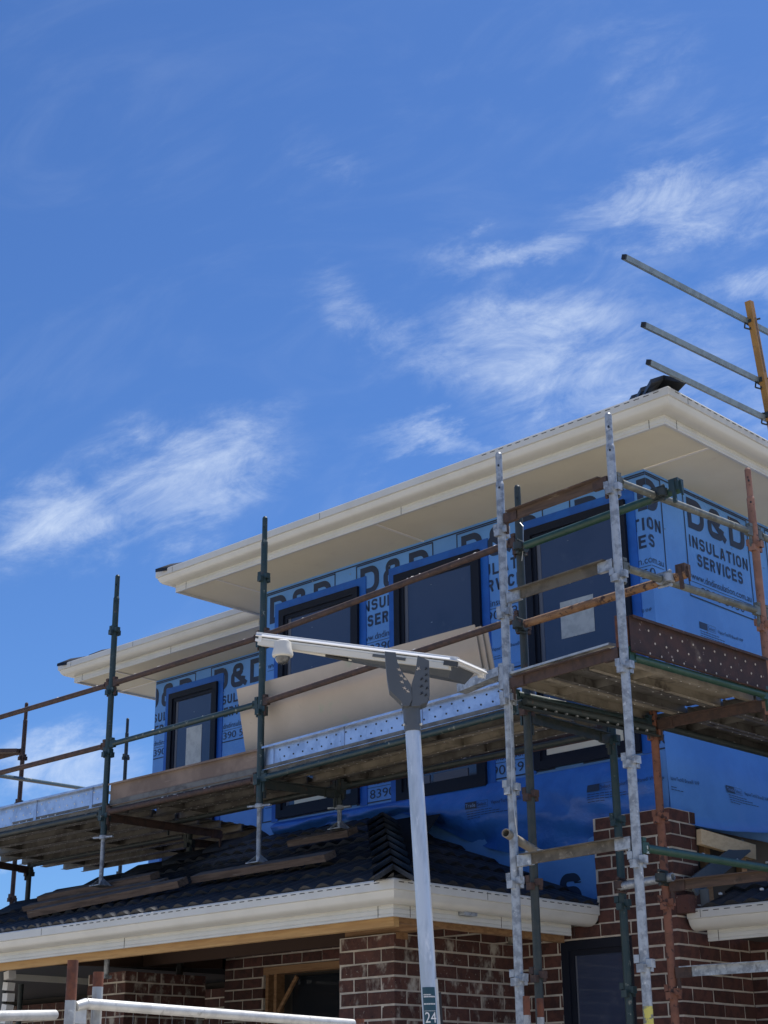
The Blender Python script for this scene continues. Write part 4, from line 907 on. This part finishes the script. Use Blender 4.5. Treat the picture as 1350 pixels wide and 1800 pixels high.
b = MB(); b.tube((*B, 1.93), (*B, 2.045), R0*1.02, 18); M['yellowpaint'] = mat('yellow_paint_mark', (.62, .55, .12), (.2, .2, .17), rough=.6, scale=30, thr=(.5, .58)); part('paint_mark', b, M['yellowpaint'], tw)
# cable tied down pole A
b = MB(); b.wirepath([(-5.262, 6.545, 3.80), (-5.258, 6.54, 3.72), (-5.262, 6.545, 3.60), (-5.256, 6.54, 3.40), (-5.262, 6.538, 3.2), (-5.250, 6.54, 3.05), (-5.255, 6.56, 2.95)], .003); part('tie_wire', b, M['wire'], tw)

# ---- left side scaffold seen behind the set-back block
ls = thing('scaffold', (-14.2, 9.6, 0), 'distant rusty scaffold bay beyond the left end of the house', 'scaffold')
standard(ls, -14.21, 9.32, 5.76, 0, rows(5.17, 12), 'rust'); standard(ls, -15.98, 12.02, 6.34, 0, rows(5.84, 12), 'darksteel')
ledger(ls, (-12.2, 7.2, 4.45), (-15.98, 12.02, 5.35), 'greenblack')
for z in (5.23, 4.42): transom(ls, (-14.21, 9.32, z), (-15.3, 9.32, z), 'rust'); 
for z in (5.20, 4.40):
    b = MB(); b.beam((-14.25, 9.30, z+.03), (-15.3, 9.0, z+.14), .10, .04); part('cross_board', b, M['rust'], ls)
standard(ls, -15.3, 9.32, 5.76, 0, rows(5.17, 12), 'rust')

# ---- loose sheets and sole boards
for i, (dx, dy, dz, lab) in enumerate(((0, 0, 0, 'front cream fibre cement sheet leaning inside the scaffold rail'), (.035, .022, -.012, 'middle one of the three cream fibre cement sheets leaning inside the scaffold'), (.065, .044, -.02, 'rearmost cream fibre cement sheet of the leaning three'))):
    b = MB(); x0, x1 = -8.36+dx, -6.09+dx
    b.add([(x0, 7.39+dy, 3.845), (x1, 7.39+dy, 3.845), (x1, 7.25+dy, 4.455+dz), (x0, 7.25+dy, 4.455+dz), (x0, 7.399+dy, 3.845), (x1, 7.399+dy, 3.845), (x1, 7.259+dy, 4.455+dz), (x0, 7.259+dy, 4.455+dz)],
          [(0, 1, 2, 3), (7, 6, 5, 4), (0, 4, 5, 1), (1, 5, 6, 2), (2, 6, 7, 3), (3, 7, 4, 0)])
    single('cement_sheet', b, M['fibro'], lab, 'building sheet', 'sheets leaning on the scaffold')
def board(p, q, w_, h_, m, lab, name='sole_board'):
    b = MB(); b.beam(p, q, w_, h_, upv=(0, -SP, CP), j=.002); single(name, b, M[m], lab, 'timber board', 'timber boards on the porch roof')
board((-8.64, 7.17, 3.13), (-7.30, 7.17, 3.135), .11, .045, 'greywood', 'long weathered board under the right front screw jack')
board((-8.42, 7.88, 3.43), (-7.80, 7.88, 3.432), .11, .045, 'greywood', 'short board under the rear screw jack near the hip')
board((-10.80, 7.36, 3.205), (-9.32, 7.33, 3.225), .09, .05, 'greywood', 'topmost of the three boards stacked under the left screw jack')
board((-10.70, 7.16, 3.105), (-9.00, 7.17, 3.135), .085, .04, 'greywood', 'middle board of the stack under the left screw jack')
board((-10.28, 6.93, 3.01), (-8.62, 7.03, 3.085), .10, .05, 'greywood', 'lowest and longest board of the stack under the left screw jack')

# ------------------------------------------------------------------ roof edge guard rail
gl = thing('roof_guard_rail', (-4.9, 8.95, 6.0), 'yellow post with three square steel rails on the upper roof edge at the right', 'guard rail')
for (a, b_) in (((-4.9, 7.455, 6.711), (-4.9, 11.5, 6.99)), ((-4.9, 7.62, 6.283), (-4.9, 11.5, 6.53)), ((-4.9, 7.645, 6.024), (-4.9, 11.5, 6.21))):
    q = MB(); q.beam(a, b_, .034, .034, upv=(.35, 0, 1)); part('rail', q, M['railgal'], gl)
    q = MB(); t = (Vector(b_)-Vector(a)).normalized(); q.beam(Vector(a)-t*.012, Vector(a), .033, .033, upv=(.35, 0, 1)); part('end_cap', q, M['black'], gl)
q = MB(); q.beam((-4.865, 8.95, 6.955), (-4.865, 9.10, 5.95), .05, .045, upv=(1, 0, 0)); po = part('post', q, M['yellow'], gl)
q = MB(); q.beam((-4.8425, 8.972, 6.83), (-4.8425, 9.035, 6.42), .02, .002, upv=(1, 0, 0)); part('print_strip', q, M['greywood'], po)
for z, y in ((6.815, 8.97), (6.37, 9.035), (6.105, 9.07)):
    q = MB(); q.wirepath([(-4.90, y-.03, z+.02), (-4.91, y-.04, z-.06), (-4.88, y-.02, z-.075), (-4.875, y, z-.03)], .006); q.box((-4.885, y, z), (.05, .05, .045)); part('rail_hook', q, M['darksteel'], gl)
    q = MB(); q.tube((-4.88, y+.02, z+.01), (-4.82, y+.035, z+.01), .007, 8); part('clamp_bolt', q, M['darksteel'], po)

# ------------------------------------------------------------------ solar street lamp
def hd(u, v, h): d = ray(u, v); return EYE+d*(h/math.hypot(d.x, d.y))
LT = hd(722.5, 1235, 7.2); lb_ = hd(758, 1800, 7.2); lampb = LT+(lb_-LT)*(LT.z/(LT.z-lb_.z))
lt = thing('street_lamp', lampb, 'solar street lamp on a pale zinc pole with a teal number plate', 'street lamp')
ax = (LT-lampb).normalized()
b = MB(); b.tube(lampb, LT-ax*.09, .0362, 32); part('pole', b, M['pole'], lt)
sx_ = Vector((rt.x, rt.y, 0)).normalized(); fy_ = Vector((fwd.x, fwd.y, 0)).normalized()
b = MB(); b.tube(LT-ax*.14, LT+ax*.015, .0405, 32); cl = part('collar', b, M['lampgrey'], lt)
b = MB()
for e in (-1, 1):
    for z in (-.11, -.01): b.lathe(LT+ax*z+sx_*(.036*e)-fy_*.02, [(.007, 0), (.007, .008), (.003, .01)], 6, axis=(sx_*e-fy_*.5))
part('bolt', b, M['zinc'], cl)
# yoke: two plates splayed from the collar up to the panel
P1, P2, P3 = [EYE+ray(u, v)*d for u, v, d in ((452, 1117, 8.0), (802, 1161, 7.6), (868, 1186, 8.08))]
pa = (P2-P1).normalized(); pw = (P3-P2); pw = (pw-pa*pw.dot(pa)).normalized(); pn = pa.cross(pw).normalized()
if pn.z < 0: pn = -pn
PL, PW = (P2-P1).length, .50
O = P1
def pan(s_, t_, h_): return O+pa*s_+pw*t_+pn*h_
def pbox(mb, s0, s1, t0, t1, h0, h1):
    vs = [pan(a, b_, c) for c in (h0, h1) for b_ in (t0, t1) for a in (s0, s1)]
    mb.add(vs, [(0, 1, 3, 2), (4, 6, 7, 5), (0, 4, 5, 1), (2, 3, 7, 6), (0, 2, 6, 4), (1, 5, 7, 3)])
b = MB(); pbox(b, .02, PL-.02, .02, PW-.02, .004, .012); part('solar_cells', b, M['cell'], lt)
b = MB(); pbox(b, 0, PL, -.0, .022, -.018, .016); pbox(b, 0, PL, PW-.022, PW, -.018, .016); pbox(b, 0, .022, .022, PW-.022, -.018, .016); pbox(b, PL-.022, PL, .022, PW-.022, -.018, .016); fr_ = part('panel_frame', b, M['alu'], lt)
b = MB(); vs = [pan(a, t_, h_) for a in (-.002, PL+.002) for t_, h_ in ((.020, .0165), (.008, .018), (-.016, .0), (-.014, -.004), (.0, -.004))]
b.add(vs, [(i, (i+1) % 5, 5+(i+1) % 5, 5+i) for i in range(5)]+[(0, 1, 2, 3, 4), (9, 8, 7, 6, 5)])
vs = [pan(PL-q, t_, 0)+pn*h_ for t_ in (-.01, PW) for q, h_ in ((.020, .0165), (.008, .018), (-.016, .0), (-.014, -.004), (.0, -.004))]
b.add(vs, [(i, (i+1) % 5, 5+(i+1) % 5, 5+i) for i in range(5)]+[(0, 1, 2, 3, 4), (9, 8, 7, 6, 5)]); part('bevelled_rim', b, M['alu'], fr_, smooth=False)
b = MB(); pbox(b, 0, PL, -.003, .0, -.009, -.005); part('frame_groove', b, M['lampgrey'], fr_)
b = MB(); pbox(b, .012, PL*.97, -.004, .05, -.048, -.019); part('light_housing_rim', b, M['whiteplastic'], lt)
b = MB()
for (sc, tcn) in ((PL, 0), (0, 0), (PL, PW)): pbox(b, sc-.03 if sc else -.004, sc+.004 if sc else .03, tcn-.006 if not tcn else tcn-.03, tcn+.03 if not tcn else tcn+.005, -.03, .018)
part('corner_cap', b, M['alu'], fr_, kind='stuff')
b = MB(); pbox(b, PL-.06, PL+.006, -.009, .02, -.03, -.006); pbox(b, -.006, .012, -.008, .02, -.016, .004); part('corner_joint', b, M['lampgrey2'], fr_)
b = MB()
vs = [pan(a, b_, c) for a, b_, c in ((.05, .03, -.02), (PL-.02, .03, -.02), (PL-.02, .38, -.02), (.05, .38, -.02), (.09, .10, -.03), (PL-.05, .06, -.085), (PL-.05, .34, -.085), (.09, .32, -.03))]
b.add(vs, [(0, 1, 2, 3), (7, 6, 5, 4), (0, 4, 5, 1), (1, 5, 6, 2), (2, 6, 7, 3), (3, 7, 4, 0)]); part('battery_box', b, M['lampgrey'], lt)
b = MB(); pbox(b, PL*.60, PL*.76, -.012, .0, -.034, -.02); part('clamp_plate', b, M['lampgrey'], lt)
# yoke arms drawn in the plane facing the road
def yp(x, z, d): return LT+sx_*x+Vector((0, 0, z))+fy_*d
def yoke(outer, d0, d1, m, name):
    b = MB(); n = len(outer); vs = [yp(x, z, d0) for x, z in outer]+[yp(x, z, d1) for x, z in outer]
    b.add(vs, [tuple(range(n)), tuple(range(n, 2*n))[::-1]]+[(i, (i+1) % n, n+(i+1) % n, n+i) for i in range(n)]); return part(name, b, M[m], lt, smooth=False)
la = [(-.042, -.03), (-.043, -.012), (-.102, .048), (-.113, .12), (-.122, .235), (-.070, .23), (-.062, .18), (-.038, .13), (.0, .072), (.004, .0), (-.01, -.03)]
ra = [(.0, -.03), (.004, .0), (.002, .072), (.022, .135), (.034, .215), (.088, .19), (.088, .025), (.071, -.014), (.043, -.025), (.038, -.03)]
ya = yoke(la, -.060, .035, 'lampgrey', 'yoke_arm'); yb = yoke(ra, -.055, .04, 'lampgrey', 'yoke_arm')
b = MB()
def bird(mb, c, a, s_, d):
    pts = [(-1, .1), (-.3, .15), (.0, .8), (.2, .2), (1, .55), (.35, -.1), (.55, -.8), (.0, -.2), (-.5, -.5)]; ca, sa = math.cos(a), math.sin(a)
    vs = [yp(c[0]+s_*(x*ca-y*sa), c[1]+s_*(x*sa+y*ca), d) for x, y in pts]+[yp(c[0]+s_*(x*ca-y*sa), c[1]+s_*(x*sa+y*ca), d-.002) for x, y in pts]; n = len(pts)
    mb.add(vs, [tuple(range(n)), tuple(range(n, 2*n))[::-1]]+[(i, (i+1) % n, n+(i+1) % n, n+i) for i in range(n)])
for c in ((-.055, .145), (-.045, .115), (-.028, .10), (-.042, .085), (-.030, .055), (-.015, .04)): bird(b, c, 2.3, .011, -.0605)
part('cutout_tone', b, M['fibro'], ya)  # pale bird shapes painted as light seen through the yoke
b = MB()
for c in ((.074, .15), (.074, .12), (.072, .09), (.076, .055), (.07, .022), (.052, .10), (.05, .065), (.05, .03)): bird(b, c, .6, .010, -.0555)
part('cutout_tone', b, M['black'], yb)  # black bird shapes painted as shade inside the cut-outs
b = MB(); bird(b, (.036, .15), .6, .012, -.0555); part('cutout_tone', b, M['fibro'], yb)  # one pale shape, again light painted on the plate
# number plate
def polar(z, a, r_=.0375): return lampb+ax*z+(sx_*math.sin(a)-fy_*math.cos(a))*r_
def decal(z0, z1, a0, a1, m, name, par, r_=.0372, n=10):
    b = MB(); b.add([polar(z, a0+(a1-a0)*i/n, r_) for z in (z0, z1) for i in range(n+1)], [(i, i+1, n+2+i, n+1+i) for i in range(n)]); return part(name, b, M[m], par)
zt = lambda v: (lb_.z+(1800-v)*(LT.z-lb_.z)/565)/ax.z
dc = decal(1.70, zt(1740), -.95, .72, 'teal', 'number_plate', lt, .0374)
def polartext(txt, z, h_, a0, a1, m, bold=1):
    v, f = fontmesh(txt); x0_ = min(a for a, b_ in v); x1_ = max(a for a, b_ in v); b = MB()
    b.add([polar(z+b_*h_/.72, a0+(a1-a0)*(a-x0_)/(x1_-x0_), .0402) for a, b_ in v], f)
    if False: b.add([polar(z+.0012+b_*h_/.72, a0+.05+(a1-a0)*(a-x0_)/(x1_-x0_), .0383) for a, b_ in v], f)
    part('plate_text', b, M[m], dc, smooth=False)
polartext('24', zt(1798.5), .046, -.66, .60, 'white', 0)
rr = random.Random(5)
for v_, h_, a0, a1 in ((1753.5, .0045, -.75, .15), (1757, .006, -.75, .55), (1769, .006, -.78, .5)):
    a = a0; bb = MB()
    while a < a1:
        w_ = rr.uniform(.05, .12); bb.add([polar(z_, a+w_*q, .0385) for z_ in (zt(v_), zt(v_)+h_) for q in (0, 1)], [(0, 1, 3, 2)]); a += w_+.035
    part('small_print', bb, M['white'], dc, kind='stuff', smooth=False)
decal(zt(1779.5), zt(1779), -.8, .62, 'white', 'plate_line', dc, .0379)
b = MB(); b.prof(lampb+ax*1.3+sx_*.040, lampb+ax*zt(1726)+sx_*.040, [(0, -.02), (.012, -.02), (.012, .02), (0, .02)], upv=fy_); part('cable_cover', b, M['zinc'], lt)
b = MB(); b.prof(lampb+ax*1.3+sx_*.052, lampb+ax*zt(1748)+sx_*.052, [(0, -.015), (.014, -.015), (.014, .02), (0, .02)], upv=fy_); part('rear_cover', b, M['black'], lt)
# security camera hung under the panel
sc = EYE+ray(497, 1133)*7.86
cm = thing('security_camera', sc, 'white dome security camera hung under the left end of the lamp panel', 'camera')
b = MB(); b.lathe(sc, [(.028, .02), (.042, .012), (.045, -.016), (.054, -.050), (.052, -.062), (.042, -.067)], 28); part('housing', b, M['whiteplastic'], cm)
b = MB(); b.lathe(sc, [(.040, -.062)]+[(.040*math.cos(rad(a)), -.064-.040*math.sin(rad(a))) for a in range(5, 90, 12)]+[(.002, -.1045)], 24); part('dome', b, M['smoke'], cm)
b = MB(); b.tube(pan(.13, .05, -.035), pan(.5, .10, -.05), .018, 12, r2=.010); part('mounting_arm', b, M['whiteplastic'], cm)
b = MB(); b.tube(pan(.38, .04, -.052), pan(.50, .05, -.06), .009, 10); part('cable_gland', b, M['black'], cm)

# ------------------------------------------------------------------ temporary fence
def fpost(x, y, z, par, r_, m='zincrust', cap=.16):
    b = MB(); b.tube((x, y, 0), (x, y, z-cap), r_, 18); p_ = part('post', b, M[m], par); b = MB(); b.tube((x, y, z-cap), (x, y, z), r_, 18, hollow=True); part('rusty_end', b, M['rustred'], p_)
k5 = 5.6/5
fx, fy0 = -4.06*k5, 2.90*k5
fn = thing('fence_panel', (fx, fy0, 0), 'temporary fence panel with bright zinc top rail and wire mesh in front of the porch', 'fence', 'temporary fence panels')
fpost(fx+.02, fy0-.02, 1.6+.427*k5, fn, .0185, 'zincrust', .13); 
q1 = Vector((fx+.01, fy0+.05, 1.6+.315*k5-.012)); q2 = Vector((-4.73, 6.0, 1.80)); 
q2 = EYE+ray(620, 1801)*0; d_ = ray(620, 1800); 
tt = (fx-.05)/d_.x; q2 = EYE+d_*tt; q3 = q1+(q2-q1)*1.0
b = MB(); b.tube(q1, q2, .0185, 18); b.tube(q1-Vector((0, .04, .01)), q1, .016, 14, r2=.0185); part('top_rail', b, M['zinc'], fn)
L = (q2-q1).length; t = (q2-q1)/L; b = MB(); k = .03
while k < L: a = q1+t*k; b.tube(a+Vector((.0, 0, -.015)), Vector((a.x, a.y, .15)), .0011, 4); k += .06
for z in range(1, 13):
    b.tube(q1+Vector((0, 0, -.15*z)), q2+Vector((0, 0, -.15*z)), .0011, 4)
part('wire_mesh', b, M['meshwire'], fn, kind='stuff'); fpost(q2.x, q2.y+.04, q2.z+.02, fn, .0185, 'zinc', .02)
fn2 = thing('fence_panel', (fx-.02, fy0+.1, 0), 'temporary fence panel with rusty topped post running off the left edge', 'fence', 'temporary fence panels')
fpost(fx-.06+.01, fy0+.14, 1.6+.404*k5, fn2, .0185, 'zincrust', .05)
a_ = EYE+ray(96, 1784)*5.75; c_ = EYE+ray(-200, 1790)*5.0
b = MB(); b.tube(a_, c_, .0185, 18); part('top_rail', b, M['zinc'], fn2)
b = MB()
for i in range(14):
    a = a_+(c_-a_)*(i/14); b.tube((a.x, a.y, a.z-.01), (a.x, a.y, .15), .0011, 4)
part('wire_mesh', b, M['meshwire'], fn2, kind='stuff')
b = MB(); b.box(q1+Vector((-.02, -.02, -.03)), (.04, .05, .07)); b.box(q1+Vector((-.02, -.03, -.10)), (.03, .06, .05)); part('fence_clamp', b, M['zinc'], fn)
fn3 = thing('fence_panel', (-4.75, 5.95, 0), 'pair of pale fence posts with rust red tops right of the lamp pole', 'fence', 'temporary fence panels')
for (u, v, d) in ((925, 1751, 7.7), (949, 1755, 7.75)):
    p_ = EYE+ray(u, v)*d; fpost(p_.x, p_.y, p_.z, fn3, .018, 'zincrust', .09)
# props at the left edge under the eave
pr = thing('steel_prop', (-12.0, 9.0, 0), 'grey prop with white packing pieces at the lower left edge', 'prop')
p_ = EYE+ray(4, 1745)*12.6; b = MB(); b.tube((p_.x, p_.y, 0), (p_.x, p_.y, 2.95), .035, 14); part('tube', b, M['lampgrey'], pr)
b = MB(); p_ = EYE+ray(15, 1745)*12.5
for i in range(9): b.box((p_.x+random.uniform(-.005, .005), p_.y, 2.12+.085*i), (.07, .07, .062), Matrix.Rotation(random.uniform(-.2, .2), 3, 'Y'))
part('packing_piece', b, M['white'], pr, kind='stuff')
p_ = EYE+ray(316, 1700)*12.9; b = MB(); b.tube((p_.x, p_.y, 0), (p_.x, p_.y, 2.75), .03, 14); single('steel_prop', b, M['black'], 'thin black prop under the porch roof between the two brick piers', 'prop', loc=(p_.x, p_.y, 0))
p_ = EYE+ray(188, 1690)*11.6; b = MB(); b.tube((p_.x, p_.y, 2.52), (p_.x, p_.y, 2.72), .02, 12); b.box((p_.x, p_.y, 2.53), (.06, .06, .02)); single('roof_strap_bracket', b, M['gal'], 'stubby galvanised bracket on top of the left brick pier', 'bracket', loc=(p_.x, p_.y, 2.52))
